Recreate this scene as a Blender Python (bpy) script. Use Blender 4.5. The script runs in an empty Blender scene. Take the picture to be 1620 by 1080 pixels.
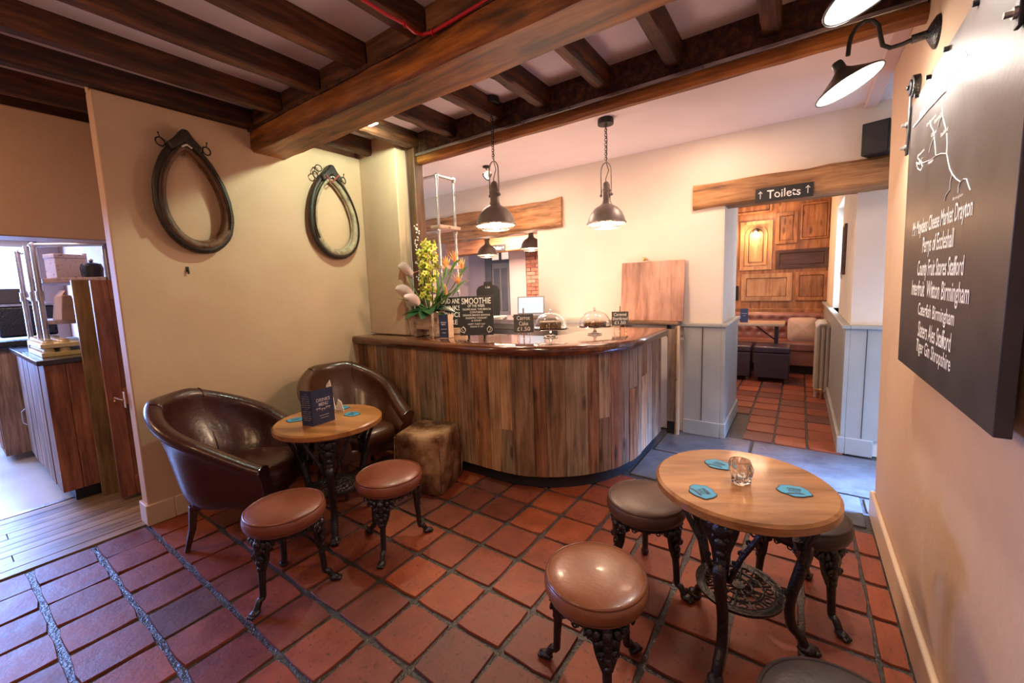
import bpy, bmesh, math, random
from mathutils import Vector, Matrix
random.seed(7)
C = bpy.context.scene.collection
SC = bpy.context.scene
PI = math.pi
# ------------------------------------------------------------------ camera
H = 1.42
RM = [[0.81943278, 0.5721625, -0.0340586], [0.03546094, -0.1099138, -0.99330835], [-0.5720773, 0.81274168, -0.11035639]]
FPX, CX, CY = 650.3, 809.3, 524.4
cd = bpy.data.cameras.new('camera'); cam = bpy.data.objects.new('camera', cd); C.objects.link(cam)
cd.sensor_width = 36; cd.lens = 36 * FPX / 1620; cd.shift_x = (810 - CX) / 1620; cd.shift_y = (CY - 540) / 1620
cd.clip_start = .02; cd.clip_end = 60
r, d, f = [Vector(v) for v in RM]
cam.matrix_world = Matrix(((r.x, -d.x, -f.x, 0), (r.y, -d.y, -f.y, 0), (r.z, -d.z, -f.z, H), (0, 0, 0, 1)))
SC.camera = cam
SC.view_settings.view_transform = 'Standard'; SC.view_settings.look = 'None'
SC.view_settings.gamma = 1; SC.view_settings.use_curve_mapping = False
SC.view_settings.exposure = 0.0
# ------------------------------------------------------------------ world and lights
W = bpy.data.worlds.new('world'); SC.world = W; W.use_nodes = True
W.node_tree.nodes['Background'].inputs[0].default_value = (.62, .78, 1, 1)
W.node_tree.nodes['Background'].inputs[1].default_value = 2.2

def light(name, kind, loc, power, col, size=.1, target=None, size_y=None, spot=None, blend=.5):
    L = bpy.data.lights.new(name, kind); L.energy = power; L.color = col
    if kind == 'AREA':
        L.size = size
        if size_y: L.shape = 'RECTANGLE'; L.size_y = size_y
    else: L.shadow_soft_size = size
    if kind == 'SPOT': L.spot_size = math.radians(spot); L.spot_blend = blend
    o = bpy.data.objects.new(name, L); C.objects.link(o); o.location = loc
    if target is not None:
        v = Vector(target) - Vector(loc); o.rotation_euler = v.to_track_quat('-Z', 'Y').to_euler()
    return o
WARM = (1, .60, .30); COOL = (.86, .92, 1); DAY = (.42, .60, 1)
light('window_daylight', 'AREA', (-7.12, -.15, 1.55), 430, (.24, .40, 1), 1.85, (0, -.1, .2), 1.15)
light('alcove_daylight', 'AREA', (1.85, 3.45, 1.45), 110, (.20, .40, 1), .6, (.42, 3.2, .0), .8).data.spread = math.radians(46)
light('corridor_daylight', 'AREA', (.43, 5.865, 1.6), 26, (.62, .76, 1), .85, (-1, 5.865, 1.55), 1.05)
light('room_ceiling_lamp', 'AREA', (-1.3, -.5, 2.3), 13, (1, .60, .32), .5, (-1.7, 1.4, 0))
light('room_ceiling_lamp_side', 'AREA', (-.2, -.3, 2.4), 5.5, (1, .62, .34), .3, (-.5, 1.3, .3))
light('beam_spot', 'SPOT', (-2.40, 1.99, 2.60), 55, (.80, 1, .74), .03, (-3.3, 2.1, 1.5), spot=155, blend=.5)
light('bar_ceiling_lamp', 'AREA', (-2.6, 3.2, 2.58), 26, (1, .70, .54), .5, (-2.4, 3.2, 0))
light('bar_ceiling_lamp_side', 'AREA', (-.6, 3.35, 2.58), 14, (1, .68, .50), .4, (-.7, 3.6, 0))
light('hidden_bar_uplight', 'AREA', (-2.3, 3.1, .80), 26, (1, .66, .52), 1.4, (-2.2, 3.0, 3), .3)  # added unseen uplight below the bar top, brightens the bar ceiling
light('bar_front_fill', 'SPOT', (-.75, .5, 2.5), 60, (1, .68, .44), .10, (-1.55, 2.3, .55), spot=62, blend=.9)  # added spot without a fitting, lifts the boards of the bar front
light('back_room_lamp', 'AREA', (-4.4, 5.7, 2.3), 120, (1, .66, .52), .8, (-4.4, 6.2, 0))
light('doorway_fill', 'AREA', (-3.66, -.7, 2.52), 15, (1, .56, .28), .3, (-3.75, .3, .2))  # added warm fill for the saloon door and floorboards, no lamp hangs here
light('panel_picture_lamp', 'POINT', (-.63, 7.58, 2.12), 20, (1, .58, .28), .04)
light('snug_ceiling_lamp', 'AREA', (-.6, 6.4, 2.5), 22, (1, .58, .36), .6, (-.6, 6.8, 0))
light('servery_lamp', 'AREA', (-4.7, .2, 2.35), 16, (1, .62, .38), .5, (-4.8, .5, 0))
# ------------------------------------------------------------------ pixel helpers (photo pixel -> world point on a plane)
def ray(x, y):
    c = ((x - CX) / FPX, (y - CY) / FPX, 1)
    return Vector([sum(RM[k][i] * c[k] for k in range(3)) for i in range(3)])
def aX(x, y, X): v = ray(x, y); return Vector((0, 0, H)) + v * (X / v.x)
def aY(x, y, Y): v = ray(x, y); return Vector((0, 0, H)) + v * (Y / v.y)
def aZ(x, y, Z=0): v = ray(x, y); return Vector((0, 0, H)) + v * ((Z - H) / v.z)
# ------------------------------------------------------------------ materials
MATS = {}
def newmat(name):
    m = bpy.data.materials.new(name); m.use_nodes = True; nt = m.node_tree
    return m, nt, nt.nodes, nt.links, nt.nodes['Principled BSDF']
def ramp(nt, stops):
    r = nt.nodes.new('ShaderNodeValToRGB'); e = r.color_ramp.elements
    while len(e) < len(stops): e.new(.5)
    for k, (p, c) in enumerate(stops): e[k].position = p; e[k].color = (*c, 1)
    return r
def coords(nt, scale=(1, 1, 1), rnd=True):
    N, L = nt.nodes, nt.links
    tc = N.new('ShaderNodeTexCoord'); mp = N.new('ShaderNodeMapping'); mp.inputs['Scale'].default_value = scale
    if rnd:
        oi = N.new('ShaderNodeObjectInfo'); mu = N.new('ShaderNodeMath'); mu.operation = 'MULTIPLY'; mu.inputs[1].default_value = 37
        L.new(oi.outputs['Random'], mu.inputs[0]); ad = N.new('ShaderNodeVectorMath'); ad.operation = 'ADD'
        L.new(tc.outputs['Object'], ad.inputs[0]); L.new(mu.outputs[0], ad.inputs[1]); L.new(ad.outputs[0], mp.inputs[0])
    else: L.new(tc.outputs['Object'], mp.inputs[0])
    return mp.outputs[0]
def mottled(name, c1, c2, rough=.6, scale=6, bump=.15, metal=0, c3=None, bscale=None, rr=.1, coat=0, vscale=(1, 1, 1), detail=6, spec=.5, sheen=0, pos=(.3, .7)):
    if name in MATS: return MATS[name]
    m, nt, N, L, B = newmat(name)
    v = coords(nt, vscale)
    n = N.new('ShaderNodeTexNoise'); n.inputs['Scale'].default_value = scale; n.inputs['Detail'].default_value = detail; n.inputs['Roughness'].default_value = .6
    L.new(v, n.inputs['Vector'])
    st = [(pos[0], c1), (pos[1], c2)]
    if c3: st = [(pos[0], c1), ((pos[0] + pos[1]) / 2, c2), (pos[1] + .05, c3)]
    rp = ramp(nt, st); L.new(n.outputs['Fac'], rp.inputs[0]); L.new(rp.outputs[0], B.inputs['Base Color'])
    mr = N.new('ShaderNodeMapRange'); mr.inputs['To Min'].default_value = max(.02, rough - rr); mr.inputs['To Max'].default_value = min(1, rough + rr)
    L.new(n.outputs['Fac'], mr.inputs['Value']); L.new(mr.outputs[0], B.inputs['Roughness'])
    B.inputs['Metallic'].default_value = metal; B.inputs['Coat Weight'].default_value = coat; B.inputs['Coat Roughness'].default_value = .12
    B.inputs['Specular IOR Level'].default_value = spec
    if bump:
        n2 = N.new('ShaderNodeTexNoise'); n2.inputs['Scale'].default_value = bscale or scale * 6; n2.inputs['Detail'].default_value = 4
        L.new(v, n2.inputs['Vector'])
        b = N.new('ShaderNodeBump'); b.inputs['Strength'].default_value = bump; b.inputs['Distance'].default_value = .01
        L.new(n2.outputs['Fac'], b.inputs['Height']); L.new(b.outputs[0], B.inputs['Normal'])
    MATS[name] = m; return m
def plain(name, c, rough=.5, metal=0, emit=None, es=0, coat=0, trans=0, ior=1.45, alpha=1, spec=.5):
    if name in MATS: return MATS[name]
    m, nt, N, L, B = newmat(name)
    v = coords(nt)
    n = N.new('ShaderNodeTexNoise'); n.inputs['Scale'].default_value = 14; n.inputs['Detail'].default_value = 3; L.new(v, n.inputs['Vector'])
    rp = ramp(nt, [(.25, tuple(x * .9 for x in c)), (.75, tuple(min(1, x * 1.06) for x in c))]); L.new(n.outputs['Fac'], rp.inputs[0])
    L.new(rp.outputs[0], B.inputs['Base Color']); B.inputs['Roughness'].default_value = rough; B.inputs['Metallic'].default_value = metal
    B.inputs['Coat Weight'].default_value = coat; B.inputs['Transmission Weight'].default_value = trans; B.inputs['IOR'].default_value = ior
    B.inputs['Specular IOR Level'].default_value = spec
    if emit: B.inputs['Emission Color'].default_value = (*emit, 1); B.inputs['Emission Strength'].default_value = es
    MATS[name] = m; return m
def wood(name, dark, mid, light_, axis='x', rough=.55, scale=1.0, bump=.25, coat=0, stretch=14, knots=True, hue=.0):
    """long grain along one local axis, shifted per object"""
    if name in MATS: return MATS[name]
    m, nt, N, L, B = newmat(name)
    s = [stretch * scale] * 3; s['xyz'.index(axis)] = 1.3 * scale
    v = coords(nt, tuple(s))
    n = N.new('ShaderNodeTexNoise'); n.inputs['Scale'].default_value = 1.6; n.inputs['Detail'].default_value = 8; n.inputs['Roughness'].default_value = .68; n.inputs['Distortion'].default_value = .25
    L.new(v, n.inputs['Vector'])
    rp = ramp(nt, [(.34, dark), (.5, mid), (.66, light_)]); L.new(n.outputs['Fac'], rp.inputs[0])
    col = rp.outputs[0]
    v2 = coords(nt, (1, 1, 1))
    n3 = N.new('ShaderNodeTexNoise'); n3.inputs['Scale'].default_value = 3.0 * scale; n3.inputs['Detail'].default_value = 3; L.new(v2, n3.inputs['Vector'])
    r3 = ramp(nt, [(.3, (.55, .55, .55)), (.65, (1.1, 1.08, 1.05))]); L.new(n3.outputs['Fac'], r3.inputs[0])
    mx = N.new('ShaderNodeMix'); mx.data_type = 'RGBA'; mx.blend_type = 'MULTIPLY'; mx.inputs[0].default_value = .8
    L.new(col, mx.inputs[6]); L.new(r3.outputs[0], mx.inputs[7]); col = mx.outputs[2]
    if knots:
        sk = [7 * scale] * 3; sk['xyz'.index(axis)] = 2.2 * scale
        vo = N.new('ShaderNodeTexVoronoi'); vo.inputs['Scale'].default_value = 1; L.new(coords(nt, tuple(sk)), vo.inputs['Vector'])
        rk = ramp(nt, [(.08, (.2, .16, .13)), (.17, (1, 1, 1))]); L.new(vo.outputs['Distance'], rk.inputs[0])
        mk = N.new('ShaderNodeMix'); mk.data_type = 'RGBA'; mk.blend_type = 'MULTIPLY'; mk.inputs[0].default_value = .8
        L.new(col, mk.inputs[6]); L.new(rk.outputs[0], mk.inputs[7]); col = mk.outputs[2]
    if hue:
        oi = N.new('ShaderNodeObjectInfo'); hs = N.new('ShaderNodeHueSaturation')
        mr = N.new('ShaderNodeMapRange'); mr.inputs['To Min'].default_value = 1 - hue; mr.inputs['To Max'].default_value = 1 + hue
        L.new(oi.outputs['Random'], mr.inputs['Value']); L.new(mr.outputs[0], hs.inputs['Value']); L.new(col, hs.inputs['Color']); col = hs.outputs[0]
    L.new(col, B.inputs['Base Color']); B.inputs['Roughness'].default_value = rough; B.inputs['Coat Weight'].default_value = coat; B.inputs['Coat Roughness'].default_value = .1
    b = N.new('ShaderNodeBump'); b.inputs['Strength'].default_value = bump; b.inputs['Distance'].default_value = .006
    L.new(n.outputs['Fac'], b.inputs['Height']); L.new(b.outputs[0], B.inputs['Normal'])
    MATS[name] = m; return m
def tilemat(name, cols, rough=.45):
    if name in MATS: return MATS[name]
    m, nt, N, L, B = newmat(name)
    oi = N.new('ShaderNodeObjectInfo'); rc = ramp(nt, [(k / (len(cols) - 1), c) for k, c in enumerate(cols)]); L.new(oi.outputs['Random'], rc.inputs[0])
    v = coords(nt)
    n = N.new('ShaderNodeTexNoise'); n.inputs['Scale'].default_value = 7; n.inputs['Detail'].default_value = 9; n.inputs['Roughness'].default_value = .7; L.new(v, n.inputs['Vector'])
    r1 = ramp(nt, [(.30, (.48, .42, .42)), (.64, (1.12, 1.08, 1.0))]); L.new(n.outputs['Fac'], r1.inputs[0])
    mx = N.new('ShaderNodeMix'); mx.data_type = 'RGBA'; mx.blend_type = 'MULTIPLY'; mx.inputs[0].default_value = .75
    L.new(rc.outputs[0], mx.inputs[6]); L.new(r1.outputs[0], mx.inputs[7])
    n2 = N.new('ShaderNodeTexNoise'); n2.inputs['Scale'].default_value = 60; n2.inputs['Detail'].default_value = 3; L.new(v, n2.inputs['Vector'])
    r2 = ramp(nt, [(.31, (.12, .1, .1)), (.39, (1, 1, 1))]); L.new(n2.outputs['Fac'], r2.inputs[0])
    m2 = N.new('ShaderNodeMix'); m2.data_type = 'RGBA'; m2.blend_type = 'MULTIPLY'; m2.inputs[0].default_value = .6
    L.new(mx.outputs[2], m2.inputs[6]); L.new(r2.outputs[0], m2.inputs[7]); L.new(m2.outputs[2], B.inputs['Base Color'])
    mr = N.new('ShaderNodeMapRange'); mr.inputs['To Min'].default_value = rough - .14; mr.inputs['To Max'].default_value = rough + .2
    L.new(n.outputs['Fac'], mr.inputs['Value']); L.new(mr.outputs[0], B.inputs['Roughness'])
    b = N.new('ShaderNodeBump'); b.inputs['Strength'].default_value = .45; b.inputs['Distance'].default_value = .010
    L.new(n.outputs['Fac'], b.inputs['Height']); L.new(b.outputs[0], B.inputs['Normal'])
    MATS[name] = m; return m
M_wall = mottled('plaster_cream', (.55, .365, .235), (.63, .435, .29), .75, 2.2, .12, bscale=26)
M_wallpale = mottled('plaster_pale', (.68, .58, .46), (.76, .66, .54), .75, 2.2, .1, bscale=26)
M_wallpink = mottled('plaster_pinkish', (.62, .44, .40), (.70, .52, .46), .75, 2, .1, bscale=22)
M_ceil = mottled('ceiling_plaster', (.70, .58, .58), (.78, .66, .65), .8, 2, .12, bscale=20)
M_skirt = mottled('cream_gloss_paint', (.60, .45, .30), (.68, .52, .36), .4, 3, .05)
M_grey = mottled('grey_green_paint', (.30, .30, .27), (.36, .36, .33), .42, 3, .06)
M_joist = wood('joist_oak', (.016, .005, .002), (.070, .021, .006), (.19, .062, .016), 'y', .6, 1, .5, hue=.2)
M_nog = wood('noggin_oak', (.05, .02, .008), (.15, .06, .022), (.28, .12, .045), 'x', .6, 1, .5)
M_beam = wood('beam_oak', (.060, .017, .003), (.27, .084, .013), (.52, .185, .034), 'x', .5, .8, .6)
M_lint = wood('lintel_oak', (.13, .055, .018), (.38, .175, .060), (.54, .29, .12), 'x', .55, .9, .5)
M_tile = tilemat('terracotta', [(.135, .029, .018), (.245, .050, .019), (.31, .068, .021), (.205, .045, .022), (.275, .065, .027), (.115, .036, .030)])
M_grout = mottled('mortar', (.028, .026, .026), (.06, .055, .052), .33, 30, .8, bscale=70)
M_flag = mottled('flagstone', (.048, .043, .040), (.11, .10, .095), .34, 5, .5, bscale=25)
M_board = wood('floor_pine', (.12, .075, .045), (.30, .20, .12), (.42, .30, .19), 'y', .38, 1, .3, hue=.15)
M_iron = mottled('black_cast_iron', (.003, .003, .004), (.009, .009, .011), .3, 20, .5, bscale=90, spec=.7, rr=.1)
M_ironm = mottled('dull_black_metal', (.015, .013, .013), (.03, .027, .026), .5, 14, .2, metal=.3)
M_steel = mottled('galvanised_steel', (.40, .38, .37), (.55, .53, .52), .3, 12, .1, metal=.9)
M_brass = mottled('brass', (.55, .30, .12), (.75, .45, .2), .3, 12, .05, metal=.9)
M_white = plain('chalk_white', (.80, .78, .74), .7)
M_black = mottled('chalkboard_black', (.008, .008, .008), (.018, .017, .017), .6, 9, .03)
M_glass = plain('clear_glass', (.96, .97, .97), .03, trans=1, ior=1.45)

# ------------------------------------------------------------------ mesh builder
class MB:
    def __init__(s): s.v = []; s.f = []
    def add(s, vs, fs):
        o = len(s.v); s.v += [tuple(v) for v in vs]; s.f += [tuple(i + o for i in q) for q in fs]; return s
    def box(s, x0, y0, z0, x1, y1, z1):
        return s.add([(x, y, z) for z in (z0, z1) for y in (y0, y1) for x in (x0, x1)],
                     [(0, 2, 3, 1), (4, 5, 7, 6), (0, 1, 5, 4), (2, 6, 7, 3), (0, 4, 6, 2), (1, 3, 7, 5)])
    def hexa(s, p):  # 8 points: bottom 4 ccw, top 4 ccw
        return s.add(p, [(3, 2, 1, 0), (4, 5, 6, 7), (0, 1, 5, 4), (1, 2, 6, 5), (2, 3, 7, 6), (3, 0, 4, 7)])
    def prism(s, poly, z0, z1, fn=None):
        fn = fn or (lambda x, y, z: (x, y, z)); n = len(poly)
        return s.add([fn(x, y, z0) for x, y in poly] + [fn(x, y, z1) for x, y in poly],
                     [tuple(range(n))[::-1], tuple(range(n, 2 * n))] + [(i, (i + 1) % n, n + (i + 1) % n, n + i) for i in range(n)])
    def tube(s, pts, r, n=8, closed=False, flat=None, up=None):
        P = [Vector(p) for p in pts]; m = len(P); rs = r if isinstance(r, (list, tuple)) else [r] * m
        vs = []; prev = None
        for i in range(m):
            if closed: t = P[(i + 1) % m] - P[i - 1]
            else: t = P[min(i + 1, m - 1)] - P[max(i - 1, 0)]
            t.normalize()
            if prev is None:
                a = Vector(up) if up else (Vector((0, 0, 1)) if abs(t.z) < .9 else Vector((1, 0, 0)))
                u = (a - t * a.dot(t)).normalized()
            else: u = (prev - t * prev.dot(t)).normalized()
            prev = u; w = t.cross(u)
            fl = flat or 1
            for k in range(n):
                a = 2 * PI * k / n; vs.append(P[i] + (u * math.cos(a) * fl + w * math.sin(a)) * rs[i])
        fs = []
        for i in range(m if closed else m - 1):
            j = (i + 1) % m
            for k in range(n): fs.append((i * n + k, i * n + (k + 1) % n, j * n + (k + 1) % n, j * n + k))
        if not closed: fs += [tuple(range(n))[::-1], tuple(range((m - 1) * n, m * n))]
        return s.add(vs, fs)
    def cyl(s, a, b, r, n=16, r2=None): return s.tube([a, b], [r, r if r2 is None else r2], n)
    def lathe(s, prof, n=32, c=(0, 0, 0), caps=True, squash=1):
        vs = []; m = len(prof)
        for rr, z in prof:
            for k in range(n):
                a = 2 * PI * k / n; vs.append((c[0] + rr * math.cos(a), c[1] + rr * math.sin(a) * squash, c[2] + z))
        fs = [(i * n + k, i * n + (k + 1) % n, (i + 1) * n + (k + 1) % n, (i + 1) * n + k) for i in range(m - 1) for k in range(n)]
        if caps: fs += [tuple(range(n))[::-1], tuple(range((m - 1) * n, m * n))]
        return s.add(vs, fs)
    def ball(s, c, r, sx=1, sy=1, sz=1, n=8):
        prof = [(max(1e-4, math.sin(PI * i / n)), -math.cos(PI * i / n)) for i in range(n + 1)]
        o = len(s.v); s.lathe(prof, n + 2)
        for i in range(o, len(s.v)):
            x, y, z = s.v[i]; s.v[i] = (c[0] + x * r * sx, c[1] + y * r * sy, c[2] + z * r * sz)
        return s
    def torus(s, c, R, r, axis=(0, 0, 1), n=20, k=8, sx=1, arc=2 * PI, a0=0):
        ax = Vector(axis).normalized(); q = ax.to_track_quat('Z', 'Y')
        full = abs(arc - 2 * PI) < 1e-6
        pts = [Vector(c) + q @ Vector((R * sx * math.cos(a0 + arc * i / n), R * math.sin(a0 + arc * i / n), 0)) for i in range(n if full else n + 1)]
        return s.tube(pts, r, k, closed=full)
    def surf(s, fn, nu, nv, cu=False, cv=False):
        vs = [fn(i, j) for i in range(nu) for j in range(nv)]; fs = []
        for i in range(nu if cu else nu - 1):
            for j in range(nv if cv else nv - 1):
                a, b = i, (i + 1) % nu; c, dd = j, (j + 1) % nv
                fs.append((a * nv + c, b * nv + c, b * nv + dd, a * nv + dd))
        return s.add(vs, fs)
    def xf(s, mat):
        s.v = [tuple(mat @ Vector(v)) for v in s.v]; return s
    def mesh(s, name, smooth=35, fix=True):
        me = bpy.data.meshes.new(name); me.from_pydata(s.v, [], s.f); me.validate()
        if fix:
            bm = bmesh.new(); bm.from_mesh(me); bmesh.ops.recalc_face_normals(bm, faces=bm.faces); bm.to_mesh(me); bm.free()
        if smooth:
            me.shade_smooth(); me.set_sharp_from_angle(angle=math.radians(smooth))
        return me
    def obj(s, name, mat, parent=None, loc=(0, 0, 0), rot=None, bevel=0, smooth=35, seg=2):
        me = s.mesh(name, smooth); o = bpy.data.objects.new(name, me); C.objects.link(o)
        if mat: me.materials.append(mat)
        o.location = loc
        if rot: o.rotation_euler = rot
        o.parent = parent
        if bevel:
            b = o.modifiers.new('bevel', 'BEVEL'); b.width = bevel; b.segments = seg; b.limit_method = 'ANGLE'; b.angle_limit = math.radians(40)
        return o
def tag(o, label=None, cat=None, group=None, kind=None):
    if label: o['label'] = label
    if cat: o['category'] = cat
    if group: o['group'] = group
    if kind: o['kind'] = kind
    return o
def thing(name, label, cat, loc=(0, 0, 0), rotz=0, group=None):
    o = bpy.data.objects.new(name, None); o.empty_display_size = .05; C.objects.link(o); o.location = loc; o.rotation_euler = (0, 0, rotz)
    return tag(o, label, cat, group)
def struct(name, mb, mat, label=None, bevel=0, **k):
    o = mb.obj(name, mat, None, bevel=bevel, **k); o['kind'] = 'structure'
    if label: o['label'] = label
    return o
def dup(root, loc, rotz, label, group=None):
    r_ = root.copy(); C.objects.link(r_); r_.location = loc; r_.rotation_euler = (0, 0, rotz); r_['label'] = label
    if group: r_['group'] = group
    for ch in list(root.children):
        c = ch.copy(); C.objects.link(c); c.parent = r_
        for g in ch.children:
            dd = g.copy(); C.objects.link(dd); dd.parent = c
    return r_
def inst(me, name, parent, loc, rot=(0, 0, 0), scale=(1, 1, 1)):
    o = bpy.data.objects.new(name, me); C.objects.link(o); o.parent = parent; o.location = loc; o.rotation_euler = rot; o.scale = scale
    return o
def text(s, size, mat, parent, origin, xdir, ydir, name='lettering', align='CENTER', extrude=.0006, sx=1.0, shear=0, sp=1.0, weight=0):
    """lettering as a mesh; xdir = reading direction, ydir = up"""
    cu = bpy.data.curves.new('t', 'FONT'); cu.body = s; cu.size = size; cu.align_x = align; cu.align_y = 'CENTER'; cu.extrude = extrude; cu.shear = shear
    cu.space_character = sp; cu.resolution_u = 3; cu.offset = weight
    t = bpy.data.objects.new('t', cu); C.objects.link(t); bpy.context.view_layer.update()
    me = bpy.data.meshes.new_from_object(t.evaluated_get(bpy.context.evaluated_depsgraph_get()))
    bpy.data.objects.remove(t); bpy.data.curves.remove(cu)
    X = Vector(xdir).normalized(); Y = Vector(ydir).normalized(); Z = X.cross(Y)
    m = Matrix(((X.x * sx, Y.x, Z.x, origin[0]), (X.y * sx, Y.y, Z.y, origin[1]), (X.z * sx, Y.z, Z.z, origin[2]), (0, 0, 0, 1)))
    me.transform(m); me.materials.clear(); me.materials.append(mat)
    o = bpy.data.objects.new(name, me); C.objects.link(o); o.parent = parent; return o
# ------------------------------------------------------------------ floor
XT, YT = -.192, .170
floor = struct('floor', MB().box(-3.34, -2.6, -.06, 2.2, 4.02, -.010).box(-1.32, 4.02, -.06, 2.2, 8.2, -.010).box(-5.0, 1.1, -.06, -3.34, 4.02, -.01), M_grout)
tvars = []
for k in range(6):
    m = MB(); w = .1115; n = 5; pts = []
    for e in range(4):
        a = [(-1, -1), (1, -1), (1, 1), (-1, 1)][e]; b = [(1, -1), (1, 1), (-1, 1), (-1, -1)][e]
        for q in range(3):
            t = q / 3; x = (a[0] * (1 - t) + b[0] * t) * w; y = (a[1] * (1 - t) + b[1] * t) * w
            if q == 0: x *= .955; y *= .955
            pts.append((x + random.uniform(-.003, .003), y + random.uniform(-.003, .003)))
    N_ = len(pts)
    cz = [random.uniform(-.0015, .0015) for _ in range(2)]
    top = [(x * .982, y * .982, cz[0] * x * 9 + cz[1] * y * 9) for x, y in pts]
    mid = [(x, y, -.004) for x, y in pts]; bot = [(x, y, -.014) for x, y in pts]
    m.add(top + mid + bot, [tuple(range(N_))] + [(i, (i + 1) % N_, N_ + (i + 1) % N_, N_ + i) for i in range(N_)] + [(N_ + i, N_ + (i + 1) % N_, 2 * N_ + (i + 1) % N_, 2 * N_ + i) for i in range(N_)])
    me = m.mesh('tile', 30); me.materials.append(M_tile); tvars.append(me)
rr = random.Random(3)
near = []
for i in range(-13, 3):
    for j in range(-3, 12):
        x = XT + .2425 * (i + .5); y = YT + .2435 * (j + .5)
        if x < -3.3 or x > .42: continue
        sx = 1
        if x < -3.13: x = -3.205; sx = .95
        if x > .26: x = .334; sx = .36
        if y > 2.84: continue
        if -2.9 < x < -1.6 and y > 2.32 or x <= -2.9 and y > 2.25: continue
        if x > -1.75 and x < -1.0 and y > 2.35 + .8 * max(0, x + 1.75): continue
        o = inst(rr.choice(tvars), 'tile', floor, (x, y, rr.uniform(-.0025, .001)), (rr.uniform(-.008, .008), rr.uniform(-.008, .008), rr.choice([0, PI / 2, PI, -PI / 2]) + rr.uniform(-.012, .012)), (sx, 1, 1) if sx == 1 else (1, 1, 1))
        if sx != 1: o.rotation_euler[2] = 0; o.scale = (sx, 1, 1)
# flagstones in front of the opening
fl = [(-1.0, 2.88, -.42, 3.42), (-.41, 2.9, .36, 3.30), (-.98, 3.43, -.30, 4.03), (-.29, 3.31, .62, 4.03), (.63, 3.1, 1.4, 4.03), (.37, 3.1, .62, 3.30)]
for a, b, c, e in fl:
    MB().box(a + .006, b + .006, -.02, c - .006, e - .006, rr.uniform(-.001, .003)).obj('flagstone', M_flag, floor, bevel=.004)
# corridor tiles
for i in range(-6, 3):
    for j in range(0, 14):
        x = -.006 + .238 * (i) - .02; y = 4.18 + .262 * j
        if y < 4.95 and (x < -.5): continue
        if x < -1.3 or x > .3: continue
        inst(rr.choice(tvars), 'tile', floor, (x, y, rr.uniform(-.002, .001)), (0, 0, rr.uniform(-.01, .01)), (1, 1.08, 1))
# back room floor is plain slabs
# wooden floor in the doorway on the left
M_pale = mottled('pale_vinyl', (.42, .36, .28), (.50, .43, .34), .35, 3, .03)
fw_ = struct('floor_boards', MB().box(-4.30, -2.6, -.06, -3.34, 1.0, -.012), M_grout); fw_.name = 'floor_doorway'
xs = [-3.34]
while xs[-1] > -4.25: xs.append(xs[-1] - rr.choice([.088, .094, .10, .078]))
xs[-1] = -4.26
for k in range(len(xs) - 1):
    br = rr.uniform(-.6, .35); x0, x1 = xs[k + 1] + .0015, xs[k] - .0015
    for a, b in ((-2.6, br), (br + .003, .98)):
        cx = (x0 + x1) / 2; o = MB().box(x0 - cx, a, -.014, x1 - cx, b, rr.uniform(0, .002)).obj('floorboard', M_board, fw_, loc=(cx, 0, 0), bevel=.0015)
MB().box(-4.30, -2.6, -.012, -4.26, .44, .006).obj('threshold_strip', M_steel, fw_, bevel=.002)
struct('floor_servery', MB().box(-7.5, -2.6, -.06, -4.30, 1.05, -.002), M_pale)
struct('floor_back_room', MB().box(-8.2, 4.02, -.05, -1.32, 8.2, -.004), mottled('dark_boards', (.10, .06, .04), (.2, .12, .08), .4, 3, .1))
# ------------------------------------------------------------------ walls
wl = struct('wall_left', MB().box(-3.42, .67, 0, -3.3, 2.4, 2.603).box(-3.42, .67, 2.603, -3.36, 2.4, 2.73), M_wall, bevel=.008)
struct('baseboard_left', MB().box(-3.428, .655, 0, -3.285, .80, .135).box(-3.30, .80, 0, -3.285, 2.24, .135), M_skirt, bevel=.006)
struct('wall_stub', MB().box(-3.42, 2.4, 1.02, -2.82, 2.52, 2.73), M_wall, 'cream stub wall behind left end of bar', bevel=.01).name = 'wall_bar_end'
wb = MB().box(-5.0, 4.0, 2.22, 2.2, 4.3, 2.8).box(-2.42, 4.0, 0, -.56, 4.3, 2.22).box(-5.0, 4.0, 0, -4.3, 4.3, 2.22).box(-4.3, 4.0, 0, -2.42, 4.3, .9)
wb.box(.50, 4.12, 0, 2.2, 4.34, 2.22)
wback = struct('wall_back', wb, mottled('back_wall_plaster', (.70, .60, .50), (.77, .67, .57), .75, 2.2, .1, bscale=24))
def rough_beam(x0, x1, y0, y1, z0, z1, n=14, amp=.008, seed=1, lift=0):
    q = random.Random(seed); m = MB(); rows = []
    for i in range(n + 1):
        t = i / n; x = x0 + (x1 - x0) * t; j = lambda: q.uniform(-amp, amp)
        dz = lift * t
        pr = [(y0 + j(), z0 + .02 + dz), (y0 + .018, z0 + j() + dz), (y1 - .018, z0 + j() + dz), (y1 + j(), z0 + .02 + dz), (y1, z1 - .015 + dz), (y1 - .018, z1 + j() + dz), (y0 + .018, z1 + j() + dz), (y0 + j(), z1 - .015 + dz)]
        rows.append([(x, a, b) for a, b in pr])
    m.surf(lambda i, k: rows[i][k], n + 1, 8, cv=True)
    m.add(rows[0], [tuple(range(8))]); m.add(rows[-1], [tuple(range(8))]); return m
rough_beam(-.80, .55, 3.955, 4.2, 2.03, 2.235, 10, .006, 4).obj('lintel', M_lint, wback)
rough_beam(-4.35, -2.10, 3.965, 4.2, 2.03, 2.33, 12, .012, 5).obj('lintel', M_lint, wback)
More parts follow.
